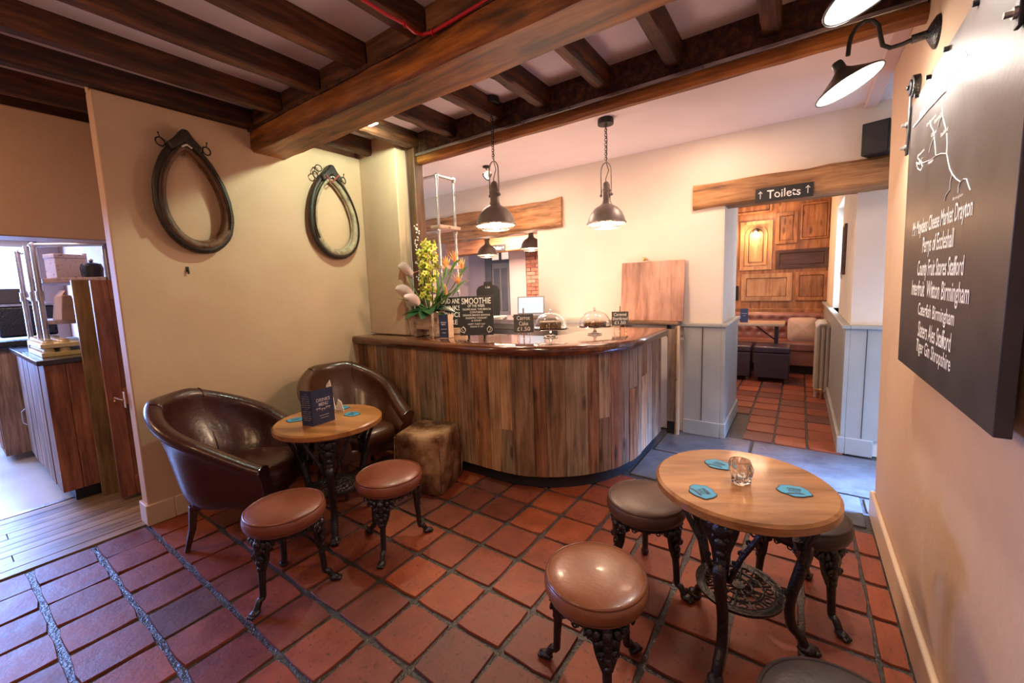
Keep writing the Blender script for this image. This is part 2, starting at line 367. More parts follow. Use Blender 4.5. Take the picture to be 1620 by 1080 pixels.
# wainscot and dado rail on back wall right of bar, and pier sides
w = MB().box(-.86, 3.965, .13, -.55, 4.0, 1.0).box(-.55, 3.965, .13, -.52, 4.86, 1.0)
ws = struct('wall_wainscot_left', w, M_grey, bevel=.003); ws.name = 'trim_1'
MB().box(-.86, 3.95, .0, -.55, 4.0, .135).box(-.55, 3.95, 0, -.505, 4.87, .135).obj('skirting', M_grey, ws, bevel=.005)
MB().box(-2.42, 3.945, 1.0, -.55, 4.0, 1.03).box(-.55, 3.945, 1.0, -.50, 4.87, 1.03).obj('dado_rail', M_grey, ws, bevel=.006)
MB().box(-.705, 3.958, .14, -.700, 3.966, 1.0).obj('board_joint', M_ironm, ws)
struct('wall_pier', MB().box(-1.3, 4.3, 0, -.55, 4.85, 2.6).box(-.559, 4.0, 0, -.55, 4.3, 2.22), M_wallpale).name = 'wall_corridor_left'
# corridor right
MB_ = MB().box(.33, 4.12, 0, .5, 5.38, 2.6).box(.33, 5.38, 0, .5, 6.35, 1.02).box(.33, 5.38, 2.2, .5, 6.35, 2.6).box(.33, 6.35, 0, .5, 8, 2.6)
struct('wall_corridor_right', MB_, M_wallpale)
w = MB().box(.30, 4.09, .13, .33, 7.8, 1.0).box(.33, 4.09, .13, .56, 4.12, 1.0)
ws = struct('trim_2', w, M_grey, bevel=.003)
MB().box(.28, 4.07, 0, .33, 7.8, .135).box(.33, 4.07, 0, .50, 4.12, .135).obj('skirting', M_grey, ws, bevel=.005)
MB().box(.275, 4.065, 1.0, .33, 7.8, 1.03).box(.33, 4.065, 1.0, .565, 4.12, 1.03).obj('dado_rail', M_grey, ws, bevel=.006)
MB().box(.428, 4.084, .14, .432, 4.091, 1.0).obj('board_joint', M_ironm, ws)
w1 = struct('window_1', MB().box(.44, 5.38, 1.02, .47, 5.43, 2.2).box(.44, 6.30, 1.02, .47, 6.35, 2.2).box(.44, 5.38, 2.15, .47, 6.35, 2.2).box(.44, 5.38, 1.02, .47, 6.35, 1.07), M_wallpale, 'narrow bright window in corridor right wall')
MB().box(.453, 5.42, 1.06, .457, 6.31, 2.16).obj('pane', M_glass, w1)
MB().box(.32, 5.36, 1.0, .47, 6.37, 1.02).obj('window_sill', M_skirt, w1)
# right wall: slightly leaning free end
wr = MB()
wr.hexa([(.40, -2.6, 0), (.62, -2.6, 0), (.62, 3.06, 0), (.40, 3.06, 0), (.40, -2.6, 2.8), (.62, -2.6, 2.8), (.62, 3.42, 2.8), (.40, 3.42, 2.8)])
wright = struct('wall_right', wr, M_wall, bevel=.01)
sk = MB().box(.378, -2.6, 0, .40, 3.065, .15).box(.378, 3.05, 0, .62, 3.085, .15)
struct('baseboard_right', sk, M_skirt, bevel=.008)
struct('wall_alcove', MB().box(1.98, 3.0, 0, 2.1, 4.1, .4).box(1.98, 3.0, 2.2, 2.1, 4.1, 2.8).box(.62, 2.9, 0, 2.1, 3.0, 2.8), M_wallpale)
struct('wall_far', MB().box(-1.35, 7.85, 0, .5, 8.0, 2.7).box(-1.35, 4.85, 0, -1.27, 7.85, 2.7), M_wallpale)
# left doorway header and servery shell
struct('wall_header_left', MB().box(-4.28, -2.6, 1.83, -4.0, 1.0, 2.62).box(-4.28, -2.6, 0, -4.0, -1.7, 1.83), M_wall, bevel=.008)
struct('wall_servery', MB().box(-7.5, -1.1, 0, -7.3, 1.1, .93).box(-7.5, -1.1, 2.12, -7.3, 1.1, 2.8).box(-7.5, .84, .93, -7.3, 1.1, 2.12).box(-7.5, -2.6, 0, -7.3, -1.1, 2.8), mottled('servery_plaster', (.34, .24, .20), (.44, .32, .27), .75, 3, .1))
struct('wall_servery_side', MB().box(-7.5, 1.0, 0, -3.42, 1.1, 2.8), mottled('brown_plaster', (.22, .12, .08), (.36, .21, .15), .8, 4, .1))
struct('wall_near', MB().box(-7.5, -2.7, 0, 2.2, -2.6, 2.8), M_wall)
struct('wall_back_room', MB().box(-8.2, 7.4, 0, -1.3, 7.5, 2.9).box(-8.3, 4, 0, -8.2, 7.5, 2.9).box(-1.36, 4.86, 0, -1.30, 7.5, 2.9), M_wallpink)
w2 = struct('window_2', MB().box(-7.42, -1.1, .93, -7.36, -1.04, 2.12).box(-7.42, .78, .93, -7.36, .84, 2.12).box(-7.42, -1.1, .93, -7.36, .84, .99).box(-7.42, -1.1, 2.06, -7.36, .84, 2.12).box(-7.42, .40, .93, -7.37, .43, 2.12).box(-7.42, -.3, .93, -7.37, -.27, 2.12).box(-7.42, -1.1, 1.42, -7.37, .84, 1.46), M_wallpale, 'white framed daylight window behind the servery')
MB().box(-7.402, -1.05, .98, -7.398, .79, 2.08).obj('pane', M_glass, w2)
# ------------------------------------------------------------------ ceiling
cl = MB().box(-7.5, -2.7, 2.73, 2.2, 2.60, 2.85)
ceil = struct('ceiling', cl, M_ceil)
c2 = struct('ceiling_bar', MB().box(-5.0, 2.60, 2.62, 2.2, 4.02, 2.8), mottled('bar_ceiling_plaster', (.78, .66, .61), (.85, .73, .68), .8, 2, .1, bscale=20))
struct('ceiling_snug', MB().box(-1.36, 4.3, 2.6, 2.2, 8.0, 2.7), M_wallpale)
struct('ceiling_back_room', MB().box(-8.2, 4.3, 2.75, -1.3, 7.5, 2.9), M_ceil)
def joist(x1, y0, y1, z0=2.605, wd=.084, seed=0):
    q = random.Random(seed); m = MB(); n = 16; rows = []
    for i in range(n + 1):
        y = y0 + (y1 - y0) * i / n; j = lambda: q.uniform(-.004, .004)
        rows.append([(x1 - wd + j(), y, z0 + .012), (x1 - wd + .012, y, z0 + j()), (x1 - .012, y, z0 + j()), (x1 + j(), y, z0 + .012), (x1, y, 2.735), (x1 - wd, y, 2.735)])
    m.surf(lambda i, k: rows[i][k], n + 1, 6, cv=True); m.add(rows[0], [tuple(range(6))]); m.add(rows[-1], [tuple(range(6))])
    return m
Y0, Y1 = 1.485, 1.745
jl = [-4.62, -4.17, -3.70, -3.25, -2.84, -2.385, -1.94, -1.49, -1.04, -.58, -.12, .33]
for k, x in enumerate(jl):
    m = joist(0, -2.6, (Y0 + .01 if x > -3.4 else 1.0), seed=k); m.obj('joist', M_joist, ceil, loc=(x, 0, 0))
    if k < len(jl) - 1 and x > -3.3:
        MB().box(x + .004, Y0 + .012, 2.602, jl[k + 1] - .088, Y0 + .06, 2.735).obj('noggin', M_nog, ceil, bevel=.003)
jb = [-3.12, -2.69, -2.26, -1.81, -1.42, -1.0, -.58, -.12, .33]
for k, x in enumerate(jb):
    ye = 2.56 if x > -2.7 else 2.41
    joist(0, Y1 - .02, ye, 2.60, .08, 40 + k).obj('joist', M_joist, ceil, loc=(x, 0, 0))
rough_beam(-3.31, .41, Y0, Y1, 2.45, 2.60, 26, .005, 9).obj('beam', M_beam, ceil)
MB().box(-3.3, Y0 - .012, 2.585, .4, Y0 + .03, 2.607).obj('plank_capping', M_joist, ceil, bevel=.002)
MB().box(-3.3, Y1 - .1, 2.60, .4, Y1, 2.735).obj('noggin', M_joist, ceil)
rough_beam(-2.70, .41, 2.53, 2.60, 2.472, 2.548, 24, .003, 12).obj('beam', M_beam, ceil)
MB().box(-2.70, 2.55, 2.548, .4, 2.60, 2.735).obj('beam', M_joist, ceil)
MB().box(-2.70, 2.512, 2.532, .39, 2.53, 2.552).obj('steel_strip', M_steel, ceil, bevel=.002)
wood('post_oak', (.03, .012, .006), (.08, .032, .014), (.14, .06, .025), 'z', .5)
struct('trim_3', MB().box(-2.80, 2.50, 1.02, -2.705, 2.60, 2.62), MATS['post_oak'], 'dark oak post at the bar end of the stub wall', bevel=.006)
struct('trim_4', MB().box(.33, 2.55, 2.585, .40, 4.0, 2.62), M_wallpink, 'pale plaster coving strip along the right ceiling edge', bevel=.003)
# ================================================================== OBJECTS
# ------------------------------------------------------------------ bar
def bar_pt(off, t):
    """outline of the bar front, t in metres along it; off = outward offset. returns point and outward normal"""
    R = .80; xs, ys = -1.77, 3.04; L1 = xs + 3.3; L2 = R * PI / 2
    if t <= L1: p = (-3.3 + t, ys - R - off); n = (0, -1)
    elif t <= L1 + L2:
        a = (t - L1) / R; n = (math.sin(a), -math.cos(a)); p = (xs + n[0] * (R + off), ys + n[1] * (R + off))
    else: p = (xs + R + off, ys + t - L1 - L2); n = (1, 0)
    return Vector((p[0], p[1], 0)), Vector((n[0], n[1], 0))
LB = (3.3 - 1.77) + .8 * PI / 2 + .58
bar = thing('bar_counter', 'curved bar counter clad in reclaimed vertical boards with polished wooden top', 'counter', (0, 0, 0))
M_top = wood('bar_top_mahogany', (.10, .030, .012), (.22, .075, .030), (.33, .13, .055), 'x', .16, .8, .04, coat=.8, knots=False)
M_rim = wood('bar_rim_mahogany', (.045, .012, .005), (.11, .030, .012), (.18, .055, .022), 'x', .2, .8, .04, coat=.8, knots=False)
ts = [LB * i / 90 for i in range(91)]
def wt(off_o, off_i, z0, z1, rnd=False):
    m = MB(); rows = []
    for t in ts:
        p, n = bar_pt(0, t); k = []
        if rnd:
            for a in range(9):
                th = -PI / 2 + PI * a / 8; k.append((off_o + math.cos(th) * .022, (z0 + z1) / 2 + math.sin(th) * (z1 - z0) / 2))
            k += [(off_i, z1), (off_i, z0)]
        else: k = [(off_o, z0), (off_o, z1), (off_i, z1), (off_i, z0)]
        rows.append([tuple(p + n * o + Vector((0, 0, z))) for o, z in k])
    nn = len(rows[0]); m.surf(lambda i, j: rows[i][j], len(rows), nn, cv=True); m.add(rows[0], [tuple(range(nn))]); m.add(rows[-1], [tuple(range(nn))]); return m
wt(.034, -.09, .950, 1.018, True).obj('worktop_rim', M_rim, bar)
wt(-.088, -.56, .985, 1.015).obj('worktop', M_top, bar)
wt(-.05, -.10, 0, .10).obj('plinth', mottled('plinth_black', (.006, .006, .007), (.012, .012, .013), .6, 5, .1), bar)
wt(-.03, -.06, .09, .965).obj('carcass', M_ironm, bar)
wt(-.50, -.53, .0, .985).obj('inner_panel', mottled('inner_dark', (.02, .016, .014), (.04, .03, .025), .6, 5, .1), bar)
ptones = [((.07, .036, .020), (.21, .118, .068), (.33, .21, .13)), ((.10, .040, .016), (.30, .135, .058), (.44, .22, .10)), ((.13, .075, .045), (.34, .225, .145), (.48, .35, .25)),
          ((.085, .054, .038), (.24, .165, .115), (.36, .27, .20)), ((.07, .028, .014), (.22, .095, .046), (.34, .165, .085)), ((.15, .070, .030), (.42, .235, .12), (.55, .35, .20))]
PM = [wood('reclaimed_board_%d' % k, *c, 'z', .62, 1.1, .7, stretch=22, hue=.18) for k, c in enumerate(ptones)]
q = random.Random(11); t = 0; prev = -1
while t < LB - .01:
    wd = q.choice([.085, .10, .115, .13, .145, .16]); t1 = min(LB, t + wd)
    if LB - t1 < .04: t1 = LB
    k = q.choice([i for i in range(6) if i != prev]); prev = k
    segs = [(.10, .966)]
    if q.random() < .15: zc = q.uniform(.3, .7); segs = [(.10, zc - .0015), (zc + .0015, .966)]
    for si, (za, zb) in enumerate(segs):
        pr = q.uniform(-.002, .004); m = MB(); ns = 3; ga = .0012
        c, _ = bar_pt(0, (t + t1) / 2)
        fr, bk = [], []
        for i in range(ns + 1):
            tt = t + ga + (t1 - t - 2 * ga) * i / ns; p, n = bar_pt(0, tt)
            fr.append(p + n * (pr + (-.0015 if i in (0, ns) else 0)) - c); bk.append(p - n * .028 - c)
        zs = [za, za + .003, zb - .003, zb]
        poly = lambda z: [(v.x, v.y, z) for v in fr] + [(v.x, v.y, z) for v in reversed(bk)]
        m.surf(lambda i, j: poly([za, zb][i])[j], 2, 2 * (ns + 1), cv=True)
        m.add(poly(za), [tuple(range(2 * ns + 2))]); m.add(poly(zb), [tuple(range(2 * ns + 2))])
        m.obj('board', PM[k if si == 0 else (k + 2) % 6], bar, loc=c, smooth=30)
    t = t1
# flap end panel by the back wall
fp = thing('bar_flap', 'narrow weathered board hatch with brass strip between bar and wall', 'hatch', (-.93, 3.86, 0))
MB().box(-.05, 0, .12, .02, .03, .98).obj('board', PM[3], fp, bevel=.002)
MB().box(-.05, .01, 0, .02, .03, .12).obj('plinth', MATS['plinth_black'], fp)
MB().box(.022, -.012, .0, .034, .0, 1.01).obj('brass_strip', M_brass, fp, bevel=.001)
MB().box(.036, -.005, .0, .055, .03, 1.01).obj('post', M_skirt, fp, bevel=.002)
sh = thing('wall_shelf', 'wooden shelf ledge on back wall under the propped board', 'shelf', (-1.15, 3.92, 1.02))
MB().box(-.42, -.06, 0, .26, .08, .028).obj('shelf_board', wood('shelf_brown', (.10, .05, .025), (.24, .13, .07), (.36, .21, .12), 'x', .45, 1, .2), sh, bevel=.006)
for x in (-.3, .15): MB().box(x, .0, -.12, x + .02, .08, 0).obj('bracket', M_ironm, sh)
# propped board
pb = thing('propped_board', 'large pale reddish wooden board leaning on the wall behind the bar', 'board', (-1.14, 3.90, 1.05))
MB().box(-.295, 0, 0, .285, .025, .555).obj('panel', wood('pale_red_board', (.30, .14, .09), (.52, .27, .19), (.62, .36, .26), 'z', .5, .9, .08, stretch=9, knots=False), pb, rot=(-.09, 0, 0), bevel=.003)
MB().cyl((-.06, -.012, .575), (-.06, .06, .575), .012, 12).ball((-.06, -.016, .575), .018).obj('peg', M_brass, pb)
# ------------------------------------------------------------------ tub armchairs
M_leather = mottled('oxblood_leather', (.030, .008, .007), (.062, .018, .014), .30, 5, .16, bscale=60, coat=.25, rr=.1)
M_leather2 = mottled('brown_leather', (.040, .014, .007), (.085, .030, .014), .30, 5, .16, bscale=60, coat=.25, rr=.1)
M_dleg = wood('dark_chair_leg', (.02, .008, .005), (.05, .02, .012), (.09, .04, .022), 'z', .4, 1, .1, coat=.2, knots=False)
def armchair(label, loc, rotz, leather, wd=.285):
    T = thing('tub_armchair', label, 'armchair', loc, rotz, 'leather tub armchairs by the left wall')
    st = []; n1, n2 = 10, 26; xf = .27; xb = -.02; R = wd
    for i in range(n1): st.append(((xf + (xb - xf) * i / n1), -R, (0, -1), i / n1 * (xf - xb)))
    L1 = xf - xb; LT = 2 * L1 + PI * R * .92
    for i in range(n2 + 1):
        a = -PI / 2 - PI * i / n2; st.append((xb + math.cos(a) * R * .97, math.sin(a) * R, (math.cos(a), math.sin(a)), L1 + PI * R * .92 * i / n2))
    for i in range(1, n1 + 1): st.append((xb + (xf - xb) * i / n1, R, (0, 1), LT - L1 + L1 * i / n1))
    rows = []; rim = []
    for x, y, n, s in st:
        u = min(s, LT - s) / (LT / 2)      # 0 at arm fronts, 1 at the back centre
        h = .50 + .35 * (3 * (u / .8) ** 2 - 2 * (u / .8) ** 3 if u < .8 else 1) * 1.0
        h = .50 + (.85 - .50) * min(1, (u / .86)) ** 1.15
        if u > .86: h = .85
        h += .012 * math.sin(PI * min(1, u)) 
        fl = (.09 + .05 * u) * (h - .25) / .6; th = .05 + .012 * (1 - u)
        prof = [(-.02, .245), (0, .26), (fl * .25, .34), (fl * .6, h - .16), (fl * .9, h - .08), (fl + .012, h - .05), (fl + .020, h - .028), (fl + .010, h - .008), (fl - .012, h), (fl - .038, h - .002), (fl - th - .008, h - .018), (fl - th - .018, h - .045), (fl - th - .014, h - .09), (fl - th - .026, h - .2 if h > .65 else h - .1), (-.075, .40), (-.075, .30)]
        if h < .6: prof[13] = (fl - th - .016, max(.415, h - .08))
        rows.append([(x + n[0] * o, y + n[1] * o, z) for o, z in prof])
        rim.append((x + n[0] * (fl + .006), y + n[1] * (fl + .006), h - .052))
    m = MB(); nn = len(rows[0]); m.surf(lambda i, j: rows[i][j], len(rows), nn, cv=True)
    m.add(rows[0], [tuple(range(nn))]); m.add(rows[-1], [tuple(range(nn))])
    o = m.obj('shell', leather, T, smooth=60)
    sb = o.modifiers.new('sub', 'SUBSURF'); sb.levels = 1; sb.render_levels = 1
    MB().tube([(p[0] * 1.0, p[1], p[2]) for p in rim], .0055, 6).obj('piping', leather, T)
    for k in (0, -1):
        pr = rows[k][2:14]; MB().tube([(p[0] + .004, p[1], p[2]) for p in pr], .005, 6).obj('arm_front_piping', leather, T)
    # seat cushion
    def seat(i, j):
        nu = 28; a = 2 * PI * i / nu; c, s_ = math.cos(a), math.sin(a)
        e = .45; x = .045 + .235 * (abs(c) ** e) * (1 if c > 0 else -1); y = (wd - .075) * (abs(s_) ** (e if c > 0 else .8)) * (1 if s_ > 0 else -1)
        lv = [(.0, .30), (.9, .30), (1.0, .315), (1.0, .385), (.97, .41), (.85, .43), (.5, .445), (.0001, .45)][j]
        return (.045 + (x - .045) * lv[0], y * lv[0], lv[1])
    MB().surf(seat, 28, 8, cu=True).obj('seat_cushion', leather, T, smooth=60)
    MB().box(-.16, -wd + .03, .245, .262, wd - .03, .33).obj('front_rail', leather, T, bevel=.012)
    for x, y, dx, dy in ((.23, -wd + .03, .02, -.01), (.23, wd - .03, .02, .01), (-.17, -wd + .06, -.05, -.02), (-.17, wd - .06, -.05, .02)):
        MB().tube([(x, y, .26), (x + dx * .3, y + dy * .3, .13), (x + dx, y + dy, 0)], [.028, .022, .016], 4).obj('leg', M_dleg, T, bevel=.002)
    # pleat seams down the inside of the back
    for k in (len(st) // 2 - 4, len(st) // 2 + 4):
        pr = rows[k][8:15]; MB().tube([(p[0], p[1], p[2]) for p in pr], .0045, 6).obj('seam', leather, T)
    return T
armchair('dark oxblood leather tub armchair nearest the left doorway', (-2.74, 1.025, 0), math.radians(37), M_leather)
armchair('brown leather tub armchair in the corner against the bar front', (-2.715, 1.785, 0), math.radians(-6), M_leather2, .265)
# ------------------------------------------------------------------ cast iron stools
def scroll(m, c, R, r, ax, n=14, turns=1.4, a0=0, u=(0, 0, 1)):
    """flat spiral of wire in the plane spanned by ax and u"""
    A = Vector(ax).normalized(); U = Vector(u); pts = []
    for i in range(n + 1):
        t = i / n; rr_ = R * (1 - .75 * t); a = a0 + turns * 2 * PI * t; pts.append(Vector(c) + A * (math.cos(a) * rr_) + U * (math.sin(a) * rr_))
    m.tube(pts, [r * (1 - .3 * i / n) for i in range(n + 1)], 5)
def iron_leg(R_top, R_knee, R_in, R_foot, ztop, headw, headz, s=1.0, open_=False):
    """cabriole leg in the XZ plane, pointing along +X: ornate head plate, tapering shank, paw"""
    m = MB(); zk = headz
    path = ([(R_knee - .028, 0, ztop - .165), (R_knee - .02, 0, ztop - .19)] if open_ else [(R_top, 0, ztop), (R_knee, 0, ztop - .05 * s)]) + [(R_knee - .004, 0, zk), (R_in, 0, zk * .55), (R_in + .004, 0, zk * .28), (R_foot - .02, 0, .05 * s), (R_foot, 0, .016 * s)]
    # smooth path
    P = []
    for i in range(len(path) - 1):
        p0 = Vector(path[max(i - 1, 0)]); p1 = Vector(path[i]); p2 = Vector(path[i + 1]); p3 = Vector(path[min(i + 2, len(path) - 1)])
        for k in range(4):
            t = k / 4; P.append(.5 * ((2 * p1) + (p2 - p0) * t + (2 * p0 - 5 * p1 + 4 * p2 - p3) * t * t + (-p0 + 3 * p1 - 3 * p2 + p3) * t ** 3))
    P.append(Vector(path[-1])); n = len(P)
    rs = [(.016 + .008 * max(0, (p.z - zk * .6) / ztop)) * s * (1 - .22 * (1 - p.z / ztop)) for p in P]
    m.tube(P, rs, 8)
    m.ball((R_foot + .006 * s, 0, .014 * s), .019 * s, 1.35, 1, .75, 6)
    for dy in (-.010, 0, .010): m.ball((R_foot + .026 * s, dy * s, .010 * s), .009 * s, 1.2, .8, .9, 5)
    # head: shield plate with knobs and scrolls, tangential width headw
    if not open_:
        hz = ztop - .01; prof = [(-headw, hz), (-headw * .95, hz - .03 * s), (-headw * .62, hz - .05 * s), (-headw * .5, zk + .02 * s), (-.016 * s, zk - .03 * s), (.016 * s, zk - .03 * s), (headw * .5, zk + .02 * s), (headw * .62, hz - .05 * s), (headw * .95, hz - .03 * s), (headw, hz)]
        m.prism(prof, R_knee - .008, R_knee + .010, lambda y, z, x: (x - .10 * max(0, (hz - z)) * 0 - abs(y) * .25, y, z))
        q_ = random.Random(5)
        for y, z, r_ in [(0, hz - .03, .018), (-.03, hz - .028, .014), (.03, hz - .028, .014), (0, hz - .065, .016), (-.018, hz - .055, .012), (.018, hz - .055, .012), (0, zk + .01, .014), (-.05, hz - .02, .011), (.05, hz - .02, .011), (0, zk - .02, .012), (-.03, hz - .06, .008), (.03, hz - .06, .008)]:
            if abs(y) * s < headw: m.ball((R_knee + .008 - abs(y) * .25, y * s, z), r_ * s, .8, 1, 1.1, 6)
        for sg in (-1, 1):
            scroll(m, (R_knee + .010 - headw * .2, sg * headw * .72, hz - .028 * s), .018 * s, .0045 * s, (0, sg, 0), 12)
            scroll(m, (R_knee + .012, sg * headw * .32, hz - .085 * s), .014 * s, .004 * s, (0, -sg, 0), 12)
    return m
M_tan = mottled('tan_leather', (.16, .055, .022), (.27, .098, .040), .34, 5, .1, bscale=70, coat=.15, rr=.1)
M_red = mottled('reddish_brown_leather', (.15, .042, .022), (.23, .070, .036), .36, 5, .1, bscale=70, coat=.1, rr=.1)
M_dkseat = mottled('dark_brown_leather', (.060, .032, .024), (.11, .060, .045), .4, 5, .1, bscale=70, rr=.1)
M_blackseat = mottled('black_leather', (.022, .014, .012), (.04, .026, .022), .42, 5, .1, bscale=70, rr=.1)
LEGM = iron_leg(.132, .148, .150, .190, .350, .074, .215, 1.08).mesh('leg', 50); LEGM.materials.append(M_iron)
def seat_mesh(mat):
    R = .178; prof = [(.001, .345), (.13, .345), (.160, .347), (.172, .356), (.179, .372), (.179, .392), (.175, .405), (.168, .4125), (.160, .417), (.13, .424), (.08, .429), (.001, .431)]
    m = MB().lathe(prof, 44, caps=False); me = m.mesh('seat', 60); me.materials.append(mat); return me
RINGM = MB(); RINGM.lathe([(.120, .325), (.150, .325), (.152, .345), (.120, .345)], 32, caps=False)
for k in range(18):
    a = 2 * PI * k / 18; c = (math.cos(a) * .150, math.sin(a) * .150, .322); scroll(RINGM, c, .014, .004, (-math.sin(a), math.cos(a), 0), 9)
RINGME = RINGM.mesh('apron', 50); RINGME.materials.append(M_iron)
SEAMM = MB().torus((0, 0, .4125), .169, .0058, n=44, k=6).torus((0, 0, .352), .165, .005, n=44, k=6)
def stool(label, loc, a0, mat):
    T = thing('pub_stool', label, 'stool', (loc[0], loc[1], 0), math.radians(a0), 'round leather stools on black cast iron legs')
    inst(seat_mesh(mat), 'seat', T, (0, 0, 0))
    me = SEAMM.mesh('piping', 60); me.materials.append(mat); inst(me, 'piping', T, (0, 0, 0))
    inst(RINGME, 'apron', T, (0, 0, 0))
    for k in range(3): inst(LEGM, 'leg', T, (0, 0, 0), (0, 0, 2 * PI * k / 3))
    return T
stool('tan leather round stool on black iron legs, nearest in the centre', (-.553, 1.245), 187, M_tan)
stool('dull brown leather stool between bar and right round table', (-.560, 1.845), -12, M_dkseat)
stool('reddish leather stool in front of the oxblood armchair', (-1.985, .885), 285, M_red)
stool('reddish leather stool in front of the suede cube', (-1.835, 1.378), 303, M_red)
stool('dark stool mostly hidden behind the right round table', (.035, 2.06), 318, M_blackseat)
stool('black topped stool cut off by the bottom edge of the photo', (.119, 1.082), 50, M_blackseat)
# ------------------------------------------------------------------ round tables
M_tt = wood('table_top_oak', (.20, .080, .024), (.38, .165, .055), (.48, .24, .09), 'x', .26, .9, .06, coat=.5, stretch=9)
M_tt2 = wood('table_top_pine', (.22, .085, .022), (.39, .165, .048), (.50, .24, .08), 'x', .28, .9, .06, coat=.4, stretch=9)
def table(label, loc, a0, R, mat, ztop=.665):
    T = thing('round_pub_table', label, 'table', (loc[0], loc[1], 0), 0, 'round wooden tables on black cast iron bases')
    th = .040
    MB().lathe([(.001, ztop - th), (R - .010, ztop - th), (R, ztop - th + .008), (R, ztop - .008), (R - .010, ztop), (.001, ztop)], 64, caps=False).obj('table_top', mat, T, rot=(0, 0, .5))
    MB().lathe([(.001, ztop - th - .012), (R * .62, ztop - th - .012), (R * .62, ztop - th), (.001, ztop - th)], 32, caps=False).obj('top_plate', M_iron, T)
    zt = ztop - th - .004
    for k in range(3):
        a = math.radians(a0) + 2 * PI * k / 3
        m = iron_leg(.232, .226, .178, .232, zt, .05, .40, 1.4, True)
        # openwork bracket: a fan-shaped head in the tangential plane, pierced
        m2 = MB(); hw = .128
        out = [(-hw, zt), (-hw * .82, zt - .05), (-hw * .5, zt - .13), (-.026, zt - .24), (.026, zt - .24), (hw * .5, zt - .13), (hw * .82, zt - .05), (hw, zt)]
        m2.tube([(.226 - .12 * (zt - z), y, z) for y, z in out[:4]], .010, 6); m2.tube([(.226 - .12 * (zt - z), y, z) for y, z in out[4:]], .010, 6)
        m2.tube([(.222, -hw, zt - .006), (.222, hw, zt - .006)], .010, 6)
        inn = [(-hw * .50, zt - .012), (-hw * .42, zt - .06), (-hw * .24, zt - .13), (-.02, zt - .24), (.02, zt - .24), (hw * .24, zt - .13), (hw * .42, zt - .06), (hw * .50, zt - .012)]
        m2.prism(inn, .0, .012, lambda y, z, x: (.220 - .12 * (zt - z) + x, y, z))
        for y, z, r_ in [(0, zt - .05, .030), (-.026, zt - .04, .018), (.026, zt - .04, .018), (0, zt - .10, .022), (0, zt - .145, .016), (-.018, zt - .08, .012), (.018, zt - .08, .012), (0, zt - .19, .014)]:
            m2.ball((.234 - .12 * (zt - z), y, z), r_, .55, 1, 1, 6)
        for sg in (-1, 1):
            for y, z, r_ in ((.80, .022, .016), (.70, .065, .013), (.50, .115, .012), (.34, .165, .010)):
                scroll(m2, (.226 - .12 * z, sg * hw * y, zt - z), r_, .0045, (0, sg, 0), 10)
        l = m.obj('leg', M_iron, T, rot=(0, 0, a), smooth=50)
        m2.obj('leg_bracket', M_iron, l, smooth=50)
        ap = MB(); a1 = 2 * PI / 3; r_ = .185
        pts = [(r_ * math.cos(t), r_ * math.sin(t), zt - .012 - .045 * math.sin(PI * (t - .45) / (a1 - .9))) for t in [.45 + (a1 - .9) * i / 10 for i in range(11)]]
        ap.tube(pts, .007, 6); ap.tube([(p[0], p[1], zt - .008) for p in pts], .006, 6)
        for i in range(1, 10): ap.ball(pts[i], .011, 1, 1, 1.1, 5); ap.tube([pts[i], (pts[i][0], pts[i][1], zt)], .004, 5)
        ap.obj('apron', M_iron, T, rot=(0, 0, a), smooth=50)
    # pierced lower shelf
    z = .235; m = MB(); m.lathe([(.122, z - .006), (.150, z - .008), (.152, z + .004), (.146, z + .002), (.140, z + .004), (.122, z + .002)], 48, caps=False).add([], [])
    m.torus((0, 0, z), .122, .004, n=40, k=6); m.torus((0, 0, z), .085, .005, n=32, k=6); m.torus((0, 0, z), .048, .005, n=24, k=6); m.lathe([(.001, z - .004), (.022, z - .004), (.022, z + .006), (.001, z + .008)], 16, caps=False)
    for k in range(12):
        a = 2 * PI * k / 12; c, s_ = math.cos(a), math.sin(a)
        m.tube([(c * .02, s_ * .02, z), (c * .122, s_ * .122, z)], .0045, 5)
        b = a + PI / 12; m.torus((math.cos(b) * .104, math.sin(b) * .104, z), .013, .004, n=10, k=5)
        if k % 2: m.torus((math.cos(b) * .066, math.sin(b) * .066, z), .012, .004, n=10, k=5)
    for k in range(3):
        a = math.radians(a0) + 2 * PI * k / 3; m.tube([(math.cos(a) * .145, math.sin(a) * .145, z), (math.cos(a) * .188, math.sin(a) * .188, z)], .012, 6)
    m.obj('lower_shelf', M_iron, T, smooth=50)
    return T
table('round oak table on ornate iron legs at right, holding a glass', (-.156, 1.69), 20, .302, M_tt)
table('round pine table between the two armchairs, holding a folded menu', (-2.315, 1.335), -35, .305, M_tt2, .66)
# ------------------------------------------------------------------ suede cube
cu = thing('cube_pouffe', 'worn brown suede cube pouffe standing against the bar front', 'pouffe', (-2.185, 2.005, 0), math.radians(18))
def cube(i, j):
    a = 2 * PI * i / 40; e = .22; c, s_ = math.cos(a), math.sin(a); hx = .178
    lv = [(.0, .0), (.96, .0), (1.0, .02), (1.015, .15), (1.02, .27), (1.0, .38), (.96, .408), (.85, .418), (.4, .41), (.0001, .405)][j]
    return (hx * (abs(c) ** e) * (1 if c >= 0 else -1) * lv[0], hx * (abs(s_) ** e) * (1 if s_ >= 0 else -1) * lv[0], lv[1])
M_suede = mottled('worn_suede', (.070, .028, .012), (.20, .095, .045), .7, 5, .35, c3=(.42, .26, .15), bscale=45, spec=.2, pos=(.40, .60))
MB().surf(cube, 40, 10, cu=True).obj('body', M_suede, cu, smooth=50)
for sx, sy in ((1, 1), (1, -1), (-1, 1), (-1, -1)): MB().tube([(.172 * sx, .172 * sy, .02), (.178 * sx, .178 * sy, .2), (.170 * sx, .170 * sy, .395)], .005, 6).obj('seam', M_suede, cu)
